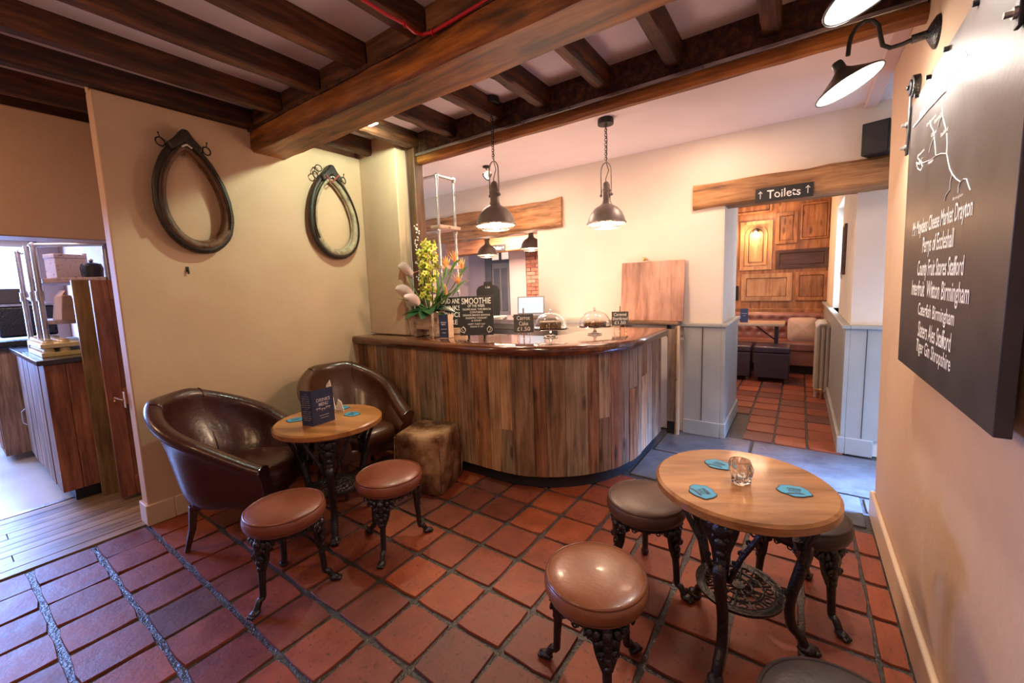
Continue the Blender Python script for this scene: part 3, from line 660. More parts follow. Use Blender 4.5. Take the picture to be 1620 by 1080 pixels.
def fit_text(s, w, h, mat, parent, origin, xdir, ydir, name='lettering', extrude=.0006, weight=0, jit=0):
    o = text(s, 1, mat, None, (0, 0, 0), (1, 0, 0), (0, 1, 0), name, 'LEFT', extrude=0.0, weight=weight)
    me = o.data; xs_ = [v.co.x for v in me.vertices]; ys_ = [v.co.y for v in me.vertices]
    if not xs_: return o
    x0, x1, y0, y1 = min(xs_), max(xs_), min(ys_), max(ys_)
    X = Vector(xdir).normalized(); Y = Vector(ydir).normalized(); Z = X.cross(Y); q_ = random.Random(len(s))
    for v in me.vertices:
        u = (v.co.x - (x0 + x1) / 2) / (x1 - x0) * w; t_ = (v.co.y - (y0 + y1) / 2) / (y1 - y0) * h
        t_ += jit * math.sin(u / w * 23 + len(s)) * h
        v.co = Vector(origin) + X * u + Y * t_ + Z * extrude
    o.parent = parent; return o
# ------------------------------------------------------------------ pendants
M_shade = mottled('pewter_shade', (.20, .17, .16), (.32, .28, .265), .40, 10, .06, metal=.2)
M_bulb = plain('lamp_glow_warm', (1, .85, .6), .4, emit=(1, .70, .38), es=45)
M_bulbc = plain('lamp_glow_white', (1, .95, .9), .4, emit=(1, .93, .86), es=28)
def pendant(label, x, y, zc, zr, power, group='pewter dome pendant lamps'):
    """zc = ceiling height of the rose, zr = height of the shade rim"""
    T = thing('pendant_lamp', label, 'lamp', (x, y, zr), 0, group); h = zc - zr
    MB().lathe([(.001, h), (.055, h), (.058, h - .01), (.058, h - .04), (.001, h - .04)], 28, caps=False).obj('ceiling_rose', M_ironm, T)
    m = MB(); z = h - .045; k = 0
    while z > .46:
        m.torus((0, 0, z), .010, .0022, (1, 0, 0) if k % 2 else (0, 1, 0), 10, 5, sx=1); z -= .017; k += 1
    m.tube([(0, .006, h - .04), (.008, .004, (h + .45) / 2), (0, .006, .44), (.02, 0, .38), (-.004, 0, .32), (0, 0, .29)], .003, 6)
    m.obj('chain', M_ironm, T)
    pts = [(-.040, 0, .20)] + [(-.040 * math.cos(PI * i / 12), 0, .375 + .065 * math.sin(PI * i / 12)) for i in range(13)] + [(.040, 0, .20)]
    MB().tube(pts, .007, 6, flat=.5).ball((-.042, 0, .205), .011).ball((.042, 0, .205), .011).obj('bail', M_shade, T)
    MB().lathe([(.001, .305), (.014, .30), (.022, .29), (.027, .275), (.028, .245), (.034, .243), (.034, .232), (.030, .228), (.033, .16), (.042, .135)], 28, caps=False).obj('neck', M_shade, T)
    pr = [(.042, .135), (.052, .128), (.085, .108), (.115, .075), (.133, .035), (.140, .006), (.148, .002), (.148, -.006), (.137, -.004), (.128, .032), (.108, .07), (.08, .10), (.04, .12)]
    MB().lathe(pr, 44, caps=False).obj('shade', M_shade, T)
    m = MB().torus((0, 0, -.008), .140, .003, n=36, k=5).torus((0, 0, -.036), .095, .0025, n=28, k=5)
    for k in range(10):
        a = 2 * PI * k / 10; c, s_ = math.cos(a), math.sin(a); m.tube([(c * .142, s_ * .142, -.006), (c * .125, s_ * .125, -.026), (c * .095, s_ * .095, -.036), (c * .03, s_ * .03, -.046)], .0022, 5)
    m.obj('wire_guard', M_shade, T)
    MB().ball((0, 0, .012), .042, 1, 1, 1.15, 12).obj('bulb', M_bulb, T)
    light('pendant_glow', 'POINT', (x, y, zr - .06), power, (1, .70, .48), .05)
    return T
pendant('pendant lamp over the left half of the bar, hanging between joists', -1.822, 2.435, 2.73, 1.865, 26)
pendant('pendant lamp over the right half of the bar, hanging from white ceiling', -1.222, 3.034, 2.62, 1.87, 26)
pendant('pendant lamp in the back room seen left through the bar opening', -3.62, 4.62, 2.75, 1.87, 10)
pendant('pendant lamp in the back room half hidden by the opening edge', -2.93, 4.68, 2.75, 1.91, 10)
# ------------------------------------------------------------------ sconces
def sconce(label, Y, power):
    T = thing('gooseneck_wall_lamp', label, 'lamp', (.40, Y, 2.34), 0, 'gooseneck lamps above the chalkboard')
    K = .125 / .143
    MB().lathe([(.001, -.03), (.02, -.03), (.035, -.022), (.058, -.008), (.06, 0), (.001, 0)], 28, caps=False).xf(Matrix.Rotation(PI / 2, 4, 'Y')).obj('wall_plate', M_iron, T)
    MB().cyl((-.025, 0, 0), (-.075, 0, -.004), .016, 14).obj('collar', M_iron, T)
    pts = [(-.07, 0, -.004), (-.10, 0, -.012), (-.135, 0, -.014), (-.160, 0, .004), (-.170, 0, .05), (-.176, 0, .085), (-.195, 0, .112), (-.222, 0, .118), (-.245, 0, .105), (-.262, 0, .075), (-.268, 0, .04), (-.270, 0, .0)]
    MB().tube(pts, .0085, 8).obj('gooseneck', M_ironm, T)
    S = Matrix.Translation((-.262, 0, -.118)) @ Matrix.Rotation(-math.radians(24), 4, 'Y') @ Matrix.Scale(K, 4)
    e = mottled('dark_enamel', (.02, .02, .02), (.035, .034, .033), .3, 8, .03)
    sh = MB().lathe([(.001, .13), (.02, .128), (.024, .118), (.026, .085), (.045, .065), (.095, .030), (.136, .004), (.143, 0), (.143, -.005), (.139, -.006)], 44, caps=False).xf(S).obj('shade', e, T)
    MB().lathe([(.137, -.003), (.09, .026), (.04, .058), (.001, .060)], 44, caps=False).xf(S).obj('shade_lining', plain('white_enamel', (.92, .90, .88), .3), sh)
    MB().ball((0, 0, .012), .032, 1, 1, 1.2, 10).xf(S).obj('bulb', M_bulbc, T)
    c = Vector((.40, Y, 2.34)) + (S @ Vector((0, 0, -.035)))
    light('wall_lamp_glow', 'POINT', c, power * .16, (1, .90, .80), .035)
    light('wall_lamp_beam', 'SPOT', c, power * 1.5, (1, .90, .80), .035, c + Vector((.407, 0, -.91)), spot=132, blend=.35)
sconce('black gooseneck wall lamp with lit white dish, left one above the chalkboard', 2.36, 34)
sconce('gooseneck wall lamp cut off by the top edge of the photo', 1.62, 16)
# ------------------------------------------------------------------ chalkboard on sliding hardware
BX = .346
cb = thing('hanging_chalkboard', 'large black supplier board with white lettering and map hung on roller straps', 'sign', (BX, 1.82, 1.07))
def cbp(p): return p - Vector((BX, 1.82, 1.07))
M_cb = mottled('painted_board_brownblack', (.022, .017, .016), (.042, .034, .032), .42, 7, .05, bscale=50, rr=.08)
MB().hexa([(0, -.55, -.005), (.028, -.55, -.005), (.028, .50, -.012), (0, .50, -.012), (0, -.55, 1.06), (.028, -.55, 1.06), (.028, .59, 1.02), (0, .59, 1.02)]).obj('panel', M_cb, cb, bevel=.002)
for (yy, z0, z1) in ((.575, .83, 1.06), (-.50, .83, 1.06)):
    st_ = MB().box(-.010, yy - .013, z0, -.002, yy + .013, z1).obj('hanger_strap', M_ironm if yy > 0 else M_ironm, cb, bevel=.002)
    for z in (z0 + .03, z0 + .12): MB().cyl((-.006, yy, z), (-.028, yy, z), .007, 6).cyl((-.010, yy, z), (-.016, yy, z), .012, 10).obj('bolt', M_steel, st_)
    w_ = MB().cyl((-.006, yy, z1 + .035), (.018, yy, z1 + .035), .045, 24).cyl((-.012, yy, z1 + .035), (-.004, yy, z1 + .035), .03, 20).cyl((-.02, yy, z1 + .035), (0, yy, z1 + .035), .009, 10)
    w_.obj('roller', M_iron, cb, bevel=.002)
for yy in (.46, .28, .06, -.2): MB().cyl((-.012, yy, 1.025), (.0, yy, 1.025), .008, 8).obj('screw', M_ironm, cb)
def bline(pts, r=.0015): return MB().tube([cbp(aX(x, y, BX)) + Vector((-.001, 0, 0)) for x, y in pts], r, 5)
g = lambda L: [(1080 + x / 3, y / 3) for x, y in L]
m = bline(g([(1233, 500), (1235, 545), (1243, 580), (1252, 615)])); 
for L in ([(1256, 632), (1258, 680), (1255, 725), (1262, 765), (1270, 800), (1282, 825)], [(1282, 825), (1274, 860), (1270, 900), (1252, 925), (1245, 952)], [(1282, 825), (1300, 848), (1320, 862), (1335, 850), (1350, 848), (1358, 875), (1368, 902)],
          [(1320, 862), (1312, 885), (1310, 915)], [(1255, 728), (1230, 728), (1205, 737), (1180, 757), (1160, 765), (1145, 772), (1125, 768)], [(1203, 735), (1200, 690), (1195, 650), (1180, 690), (1172, 725)], [(1195, 645), (1192, 620), (1180, 598), (1176, 572)],
          [(1235, 545), (1222, 575), (1215, 602)], [(1118, 750), (1130, 765), (1140, 790), (1130, 808), (1118, 800), (1112, 770), (1128, 780), (1140, 748)], [(1125, 772), (1112, 790)]):
    b = bline(g(L)); m.add(b.v, b.f)
m.obj('map_line', M_white, cb)
for L in (((1130, 600), (1335, 395)),):
    a, b = g(L); bline([(1446.5, 200.5), (1470, 172), (1497, 143)], .0035).obj('underline', M_white, cb)
def board_text(s, pl, pr, h, wgt=.0):
    a, b = aX(*pl, BX), aX(*pr, BX); mid = (a + b) / 2
    fit_text(s, (a - b).length, h, M_white, cb, cbp(mid), (0, -1, 0), (0, 0, 1), extrude=.001, weight=wgt)
for s, pl, pr, h in (('Mr Moydens Cheese Market Drayton', (1445, 363), (1539, 334), .056), ('Perrys of Eccleshall', (1460, 391), (1509, 380), .060), ('County Fruit Stores Stafford', (1452, 428), (1525, 424), .060), ('Interfruit  Witton Birmingham', (1443, 459), (1534, 468), .062),
                     ('Caterfish Birmingham', (1453, 490), (1510, 508), .058), ('Slaters Ales Stafford', (1453, 520), (1505, 541), .056), ('Tiger Gin Shropshire', (1450, 547), (1504, 580), .060)):
    board_text(s, pl, pr, h * (1.18 if pl[1] < 470 else .98), .012)
board_text('our local suppliers', (1456, 178), (1530, 90), .055, .008)
for s, pl, pr in (('Drayton', (1467, 197), (1481, 184)), ('Eccleshall', (1479, 193), (1489, 181)), ('Stafford', (1489, 212), (1500, 205)), ('Cheese', (1474, 213), (1482, 207)), ('Shropshire', (1452, 248), (1463, 236)), ('Witton', (1469, 257), (1477, 253)), ('Birmingham', (1508, 314), (1524, 309))):
    board_text(s, pl, pr, .012)
# ------------------------------------------------------------------ horse collars
def collar(label, cy, cz, w_, h_, lean, c_out, c_in, seed):
    T = thing('horse_collar', label, 'horse collar', (-3.3, cy, cz), 0, 'old horse collars hung on the cream wall')
    def P(th, k=1.0, x=.05):
        s_, c = math.sin(th), math.cos(th); s2 = abs(math.sin(th / 2))
        y = w_ * k * s_ * (s2 ** .55) * 1.12; z = h_ * (c if c < 0 else c ** .92) * (1 if k == 1 else (k if c < 0 else k * .97))
        return Vector((x, y + lean * z, z - (.0 if k == 1 else .012)))
    n = 48; ths = [2 * PI * (i + .5) / n for i in range(n)]
    def rad(th, a, b): return a + (b - a) * (1 - math.cos(th)) / 2
    q_ = random.Random(seed)
    MB().tube([P(t, 1, .045) for t in ths], [rad(t, .020, .030) * q_.uniform(.95, 1.06) for t in ths], 10, closed=True, up=(1, 0, 0)).obj('rim_roll', c_out, T, smooth=60)
    MB().tube([P(t, .905, .056) for t in ths], [rad(t, .018, .027) * q_.uniform(.95, 1.05) for t in ths], 10, closed=True, up=(1, 0, 0)).obj('body', c_in, T, smooth=60)
    MB().tube([P(t, .85, .032) for t in ths], [rad(t, .012, .018) for t in ths], 8, closed=True, up=(1, 0, 0)).obj('inner_lining', c_in if seed == 2 else M_suede, T, smooth=60)
    m = MB()
    for i in range(-7, 8):
        th = i * .045; p = P(th if th > 0 else 2 * PI + th, .93, .095); m.ball(p, .007, n=5)
    m.obj('stud', M_steel, T)
    top = P(.001, 1, .05)
    MB().prism([(-.075, -.10), (-.09, -.05), (-.04, .0), (-.012, .045), (.02, .045), (.045, 0), (.09, -.05), (.07, -.10), (0, -.035)], -.03, .048, lambda y, z, x: (top.x + x, top.y + y, top.z + z + .005)).obj('leather_cap', c_out, T, bevel=.012)
    if seed == 2:
        MB().tube([(top.x + .052, top.y - .06, top.z - .045), (top.x + .056, top.y - .02, top.z - .10), (top.x + .056, top.y + .05, top.z - .03)], .006, 6).obj('red_trim', plain('faded_red', (.35, .05, .05), .6), T)
    for sg in (-1, 1):
        th = .62 if sg > 0 else 2 * PI - .62; p = P(th, 1.02, .05)
        r_ = MB().torus(p + Vector((.0, sg * .052, .028)), .026, .0045, (1, .3, .1), 18, 6)
        r_.tube([p, p + Vector((0, sg * .03, .015))], .006, 6)
        r_.tube([p + Vector((0, sg * .052, .05)), p + Vector((0, sg * .058, .078))], .003, 5).ball(p + Vector((0, sg * .058, .08)), .006, n=5)
        if seed == 2 and sg < 0: r_.torus(p + Vector((.0, sg * .02, .085)), .026, .0042, (1, -.2, .1), 18, 6).tube([p, p + Vector((0, sg * .0, .055))], .005, 6)
        r_.obj('metal_ring', M_ironm, T)
        # hame strip along the outer side
        pts = [P((.25 + .115 * i) if sg > 0 else 2 * PI - (.25 + .115 * i), .965, .088) for i in range(18)]
        MB().tube(pts, .010, 6, flat=.5).obj('hame', c_out, T)
    return T
M_cdark = mottled('old_black_leather', (.012, .008, .006), (.040, .025, .017), .5, 9, .5, bscale=40)
M_ctan = mottled('old_tan_leather', (.045, .018, .009), (.13, .058, .026), .55, 12, .6, c3=(.22, .12, .06), bscale=50)
M_cgrey = mottled('old_grey_canvas', (.16, .11, .06), (.38, .30, .19), .7, 12, .6, c3=(.54, .45, .31), bscale=50)
collar('dark horse collar with studded top, left of the two on the wall', 1.085, 2.075, .200, .345, -.07, M_cdark, M_ctan, 1)
collar('pale canvas lined horse collar with red trim, right one on the wall', 2.075, 2.07, .215, .345, -.05, M_cdark, M_cgrey, 2)
nl = thing('wall_hook', 'small black hook nub on the cream wall below the left horse collar', 'hook', (-3.3, 1.02, 1.60))
MB().tube([(0, 0, 0), (.012, 0, .002), (.016, 0, -.012), (.012, 0, -.03)], .005, 6).obj('hook', M_ironm, nl); MB().box(0, -.008, -.018, .004, .008, .018).obj('back_plate', M_ironm, nl)
# ------------------------------------------------------------------ things on the tables
M_teal = plain('teal_card', (.04, .30, .50), .5); M_dark = plain('dark_print', (.02, .03, .05), .5)
def coaster(label, px, py, z, rot, group):
    p = aZ(px, py, z); T = thing('beer_mat', label, 'coaster', (p.x, p.y, z + .0005), rot, group)
    sh_ = lambda R: [(R * (1 + .05 * math.sin(5 * a) + .03 * math.cos(9 * a)) * math.cos(a) * 1.12, R * (1 + .05 * math.sin(5 * a) + .03 * math.cos(9 * a)) * math.sin(a) * .92) for a in [2 * PI * i / 40 for i in range(40)]]
    MB().prism(sh_(.047), 0, .0018).obj('mat', M_dark, T); MB().prism(sh_(.0435), .0018, .0024).obj('print', M_teal, T)
    fit_text('BREW', .044, .016, M_dark, T, (0, -.012, .0028), (1, 0, 0), (0, 1, 0), weight=.02, extrude=.0002)
    fit_text('DOG', .034, .013, M_dark, T, (0, .006, .0028), (1, 0, 0), (0, 1, 0), weight=.02, extrude=.0002)
    dog = [(-.030, .016), (-.024, .021), (-.010, .023), (.006, .026), (.018, .031), (.026, .030), (.022, .024), (.012, .021), (.000, .018), (-.012, .017), (-.022, .013)]
    MB().prism(dog, .0024, .0029).obj('emblem', M_dark, T)
    return T
coaster('teal beer mat on the right table behind the glass', 1136, 735, .665, 2.7, 'teal beer mats on the right table')
coaster('teal beer mat near the left edge of the right table', 1111, 778, .665, 2.2, 'teal beer mats on the right table')
coaster('teal beer mat on the right side of the right table', 1256, 777, .665, 3.3, 'teal beer mats on the right table')
coaster('teal beer mat on the left table partly hidden by the menu', 468, 664, .66, 1.0, 'teal beer mats on the left table')
coaster('teal beer mat on the left table behind the menu, farther one', 540, 645, .66, .6, 'teal beer mats on the left table')
coaster('teal beer mat on the left table right of the menu', 557, 655, .66, .2, 'teal beer mats on the left table')
p = aZ(1170, 764, .665); T = thing('glass_candle_holder', 'clear faceted glass tumbler standing on the right round table', 'glass', (p.x, p.y, .6655), .4)
def gl(i, j):
    a = 2 * PI * i / 28; lv = [(.001, 0), (.024, 0), (.028, .006), (.026, .02), (.030, .036), (.036, .052), (.037, .070), (.034, .088), (.031, .088), (.033, .07), (.031, .052), (.024, .034), (.018, .018), (.001, .014)][j]
    k = 1 + (.10 * math.sin(7 * a + j * 1.3) if 2 < j < 7 else 0); ex = .012 * max(0, math.cos(a)) if 2 <= j <= 5 else 0
    return ((lv[0] * k + (ex if lv[0] > .01 else 0)) * math.cos(a), lv[0] * k * math.sin(a), lv[1])
MB().surf(gl, 28, 14, cu=True).obj('glass_body', M_glass, T, smooth=25)
MB().lathe([(.001, .016), (.016, .018), (.016, .030), (.001, .031)], 18, caps=False).obj('tealight', plain('wax', (.85, .82, .75), .5), T)
# folded menu
a, b, c = aZ(479, 672.7, .661), aZ(496, 674.5, .661), aZ(530, 663.4, .661)
T = thing('folded_menu', 'dark blue folded drinks menu standing on the left round table', 'menu', (b.x, b.y, .661))
M_navy = plain('navy_card', (.022, .030, .075), .45); M_pl = plain('pale_print', (.55, .52, .55), .6)
for p0, p1 in ((a - b, Vector((0, 0, 0))), (Vector((0, 0, 0)), c - b)):
    dv = (p1 - p0); nv = Vector((-dv.y, dv.x, 0)).normalized() * .0009
    MB().hexa([tuple(p0 - nv), tuple(p1 - nv), tuple(p1 + nv), tuple(p0 + nv)] + [tuple(v + Vector((0, 0, .205))) for v in (p0 - nv, p1 - nv, p1 + nv, p0 + nv)]).obj('card_leaf', M_navy, T)
rd = (c - b); L_ = rd.length; rdn = rd.normalized(); ld = (b - a); l2 = ld.length; ldn = ld.normalized()
for s, w_, h_, z in (('DRINKS', .62, .020, .142), ('MENU', .42, .020, .116)): fit_text(s, L_ * w_, h_, M_pl, T, rdn * L_ * .52 + Vector((0, 0, z)), rdn, (0, 0, 1), extrude=.0015, weight=.01)
m = MB(); q_ = random.Random(2)
for k in range(6):
    o = rdn * L_ * (.22 + .11 * k) + rdn.cross(Vector((0, 0, 1))) * .0016; z = .075 + q_.uniform(0, .008)
    m.tube([o + Vector((0, 0, z)), o + Vector((0, 0, z + .012))], .0012, 4).tube([o + Vector((0, 0, z + .012)) - rdn * .006, o + Vector((0, 0, z + .012)) + rdn * .006], .002, 4)
m.tube([rdn * L_ * .3 + rdn.cross(Vector((0, 0, 1))) * .0016 + Vector((0, 0, .05)), rdn * L_ * .75 + rdn.cross(Vector((0, 0, 1))) * .0016 + Vector((0, 0, .05))], .001, 4)
m.tube([rdn * L_ * .35 + rdn.cross(Vector((0, 0, 1))) * .0016 + Vector((0, 0, .035)), rdn * L_ * .7 + rdn.cross(Vector((0, 0, 1))) * .0016 + Vector((0, 0, .035))], .001, 4)
m.obj('printed_motif', M_pl, T)
for k in range(13):
    z = .185 - k * .0125; w_ = (.3 if k in (0, 7) else q_.uniform(.55, .8))
    fit_text(q_.choice(['coffee  tea', 'hot chocolate', 'juices  milk', 'latte  mocha', 'lemonade  water']), l2 * w_, .006, M_pl, T, (a - b) + ldn * l2 * .5 + Vector((0, 0, z)), ldn, (0, 0, 1), extrude=.0015)
p = aZ(533, 652, .661); T = thing('napkin', 'folded white paper napkins standing behind the drinks menu', 'napkin', (p.x - .02, p.y + .03, .661), .3)
M_pap = plain('white_paper', (.78, .74, .70), .7)
MB().prism([(-.03, 0), (.035, 0), (.02, .055), (-.005, .075)], 0, .004, lambda x, z, y: (x, y, z)).obj('napkin_front', M_pap, T)
MB().prism([(-.06, 0), (.01, 0), (-.02, .195), (-.05, .16)], .012, .016, lambda x, z, y: (x - .05, y, z)).obj('napkin_back', M_pap, T)
# ------------------------------------------------------------------ things on the bar
ZB = 1.019
def sign_board(T, w_, h_, th=.008, tilt=-.12, mat=None, name='board'):
    return MB().box(-w_ / 2, -th / 2, 0, w_ / 2, th / 2, h_).obj(name, mat or M_black, T, loc=(0, 0, 0), rot=(tilt, 0, 0), bevel=.0012)
def face(T, tilt, base): # orient text on a tilted board front (local -Y)
    return (1, 0, 0), (0, -math.sin(-tilt) * -1, math.cos(tilt)) 
def sign_text(T, s, w_, h_, z, x=0, tilt=-.12, z0=0, th=.004):
    up = Vector((0, math.sin(-tilt), math.cos(tilt))); up.y = math.sin(-tilt); nrm = Vector((0, -math.cos(tilt), -math.sin(tilt) * -1))
    o = Vector((x, 0, z0)) + Vector((0, -math.sin(tilt) * z, math.cos(tilt) * z)) + Vector((0, -math.cos(tilt), -math.sin(tilt))) * (th)
    fit_text(s, w_, h_, M_white, T, o, (1, 0, 0), (0, -math.sin(tilt), math.cos(tilt)), extrude=.0008, weight=.006, jit=.02)
p = aZ(755, 538, ZB)
T = thing('smoothie_chalkboard', 'black easel chalkboard lettered SMOOTHIE on the bar', 'sign', (p.x, p.y, ZB), math.radians(30))
T.scale = (1.10,) * 3
hh = MB().box(-.118, -.004, .035, .118, .004, .305).obj('board', M_black, T, rot=(-.10, 0, 0), bevel=.001)
for s, w_, h_, z in (('SMOOTHIE', .205, .042, .272), ('OF THE WEEK', .12, .018, .238), ('TROPICANA: THE BEACH', .20, .013, .214), ('CONTAINS', .09, .013, .194), ('ORANGE MANGO BANANA', .19, .013, .174), ('PINEAPPLE YOGHURT', .15, .012, .154), ('& HONEY', .07, .011, .136), ('HAPPY THIRST DAY', .12, .011, .112), ('DRINK IT UP', .09, .010, .094)):
    sign_text(T, s, w_, h_, z, tilt=-.10)
m = MB()
for sx in (-1, 1):
    m.tube([(sx * .085, -.012, .05), (sx * .10, -.02, .085), (sx * .09, -.022, .10), (sx * .075, -.02, .075), (sx * .085, -.012, .05)], .0016, 5).torus((sx * .092, -.0155, .075), .018, .0014, (0, 1, -.1), 14, 5)
m.obj('chalk_drawing', M_white, T)
for sx in (-.055, .055): MB().box(sx - .006, -.02, 0, sx + .006, .012, .045).box(sx - .006, -.045, 0, sx + .006, -.02, .012).obj('easel_foot', M_ironm, T, bevel=.002)
p = Vector((-2.535, 2.665, ZB))
T = thing('service_sign', 'black lettered drinks service sign half hidden behind the smoothie board', 'sign', (p.x, p.y, ZB), math.radians(28))
MB().box(-.14, -.004, .05, .14, .004, .32).obj('board', M_black, T, rot=(-.05, 0, 0), bevel=.001)
for s, w_, z in (('FOOD AND', .20, .285), ('DRINKS', .19, .225), ('SERVICE', .20, .165), ('HERE', .13, .10)): sign_text(T, s, w_, .042, z, tilt=-.05)
MB().box(-.15, -.03, 0, .15, .03, .05).obj('base', plain('pale_wood_base', (.55, .40, .28), .6), T, bevel=.004)
def small_sign(label, px, py, w_, h_, lines, rot, kind='black slate'):
    p = aZ(px, py, ZB); T = thing('cake_sign', label, 'sign', (p.x, p.y, ZB), rot, 'small cake price boards on the bar')
    MB().box(-w_ / 2, -.003, .045, w_ / 2, .003, .045 + h_).obj('board', mottled('slate', (.045, .048, .05), (.085, .088, .09), .6, 8, .1), T, bevel=.001)
    for k, (s, ww) in enumerate(lines): sign_text(T, s, ww, h_ * .22, .045 + h_ * (.80 - .3 * k), tilt=0)
    MB().tube([(0, .008, .0), (0, .008, .06 + h_ + .03)], .005, 6).obj('clip_rod', M_brass, T)
    MB().tube([(-.05, -.02, 0), (-.04, .005, .045), (.04, .005, .045), (.05, -.02, 0)], .003, 6).obj('wire_foot', M_brass, T)
    return T
small_sign('small slate reading Carrot Cake £1.50 left of the glass domes', 829, 535, .150, .140, (('Carrot', .10), ('Cake', .07), ('£1.50', .10)), math.radians(28))
small_sign('small slate reading Caramel Shortbread £1.50 right of the domes', 981, 523, .135, .115, (('Caramel', .10), ('Shortbread', .12), ('£1.50', .09)), math.radians(22))
def dome(label, px, py, s_, rot):
    p = aZ(px, py, ZB); T = thing('cake_dome', label, 'cake stand', (p.x, p.y, ZB), rot, 'glass cake stands with domes')
    MB().lathe([(.001, 0), (.055, 0), (.058, .004), (.02, .012), (.009, .03), (.009, .048), (.03, .056), (.135 * s_, .060), (.14 * s_, .066), (.13 * s_, .066), (.001, .064)], 36, caps=False).obj('stand', M_glass, T)
    R = .122 * s_; pr = [(R * 1.03, .068), (R, .070)] + [(R * math.cos(a) ** .8, .07 + .115 * math.sin(a)) for a in [PI / 2 * i / 10 for i in range(1, 10)]] + [(.008, .186)]
    o = MB().lathe(pr, 40, caps=False).obj('glass_cover', M_glass, T, smooth=60); sd = o.modifiers.new('s', 'SOLIDIFY'); sd.thickness = .0025
    MB().ball((0, 0, .197), .012).cyl((0, 0, .184), (0, 0, .194), .006, 10).obj('knob', M_glass, T)
    return T, p
T1, p1_ = dome('glass cake dome covering cut carrot cake, left of the two', 871, 532, 1.05, .3)
T2, p2_ = dome('glass cake dome covering caramel shortbread, right of the two', 941, 528, 1.0, .3)
M_crumb = mottled('cake_crumb', (.10, .04, .015), (.26, .12, .05), .85, 30, .6); M_ice = plain('icing', (.80, .70, .56), .5); M_choc = plain('caramel_top', (.35, .16, .06), .35)
def cake(name, label, p, n, w_, h_, mt, group, cat='cake'):
    for k in range(n):
        c_ = thing(name, ('leftmost ', 'second from left ', 'third from left ', 'rightmost ')[k] + label, cat, (p.x + math.cos(.6) * (k - (n - 1) / 2) * w_ * 1.08, p.y + math.sin(.6) * (k - (n - 1) / 2) * w_ * 1.08, ZB + .0655), .6, group)
        MB().box(-w_ / 2, -.045, 0, w_ / 2, .045, h_).obj('sponge', M_crumb, c_, bevel=.002)
        MB().box(-w_ / 2 - .001, -.046, h_, w_ / 2 + .001, .046, h_ + .010).obj('topping', mt, c_, bevel=.003)
cake('cake_slice', 'slice of iced carrot cake under the left glass dome', p1_, 4, .038, .045, M_ice, 'carrot cake slices under the dome')
cake('shortbread_slice', 'slice of caramel shortbread under the right glass dome', p2_, 4, .038, .022, M_choc, 'caramel shortbread slices under the dome')
p = aZ(705, 534, ZB); T = thing('bar_menu', 'narrow navy menu card standing on the bar by the flower planter', 'menu', (p.x, p.y, ZB), math.radians(25))
MB().box(-.050, -.001, 0, .028, .001, .190).obj('card_front', M_navy, T); MB().hexa([(.028, -.001, 0), (.060, .03, 0), (.060, .032, 0), (.028, .001, 0), (.028, -.001, .19), (.060, .03, .19), (.060, .032, .19), (.028, .001, .19)]).obj('card_side', plain('kraft_card', (.6, .42, .3), .6), T)
for s, w_, h_, z in (('DRINKS', .045, .010, .125), ('MENU', .032, .010, .108), ('cocktails  coffee', .05, .006, .07), ('www', .03, .006, .04)): sign_text(T, s, w_, h_, z, x=-.011, tilt=0, th=.0012)
p = aZ(851, 527, ZB)
T = thing('laptop', 'open laptop with lit white screen on the back counter', 'laptop', (-2.30, 3.60, 1.10), math.radians(24))
MB().box(-.16, -.11, 0, .16, .11, .018).obj('base', plain('grey_plastic', (.22, .20, .20), .4), T, bevel=.004)
sc_ = MB().box(-.145, 0, 0, .145, .010, .19).obj('lid', MATS['grey_plastic'], T, loc=(0, .11, .016), rot=(-.18, 0, 0), bevel=.004)
MB().box(-.133, -.0012, .012, .133, -.0002, .178).obj('screen', plain('lit_screen', (.1, .1, .1), .4, emit=(.72, .86, 1), es=.95), sc_)
T = thing('back_counter', 'dark counter with till area behind the bar', 'counter', (-2.75, 3.66, 0))
MB().box(-.75, -.26, .0, .60, .27, 1.04).obj('cabinet', MATS['inner_dark'], T, bevel=.005); MB().box(-.77, -.29, 1.04, .62, .28, 1.08).obj('worktop', mottled('dark_worktop', (.05, .04, .045), (.10, .08, .085), .3, 5, .05), T, bevel=.005)
for k in range(2): MB().box(-.7 + k * .64, -.268, .1, -.1 + k * .64, -.26, .98).obj('door', M_ironm, T, bevel=.003)
T = thing('paper_stack', 'loose stack of white papers on the back counter', 'papers', (-2.64, 3.47, 1.08), .4)
for k in range(3): MB().box(-.10, -.07, 0, .10, .07, .009).obj('sheet_bundle', M_pap, T, loc=(0.01 * k, -.01 * k, .010 * k), rot=(0, 0, .15 * k - .1))
T = thing('chopping_board', 'black paddle board with handle propped on the back counter', 'board', (-2.92, 3.70, 1.08), math.radians(28))
pts = [(-.13, 0), (.13, 0), (.135, .30), (.11, .345), (.05, .365), (.045, .40), (-.045, .40), (-.05, .365), (-.11, .345), (-.135, .30)]
MB().prism(pts, 0, .018, lambda x, z, y: (x, y, z)).obj('paddle', M_black, T, rot=(-.08, 0, 0), bevel=.004); sign_text(T, '1.50', .05, .018, .335, tilt=-.08, th=.002)
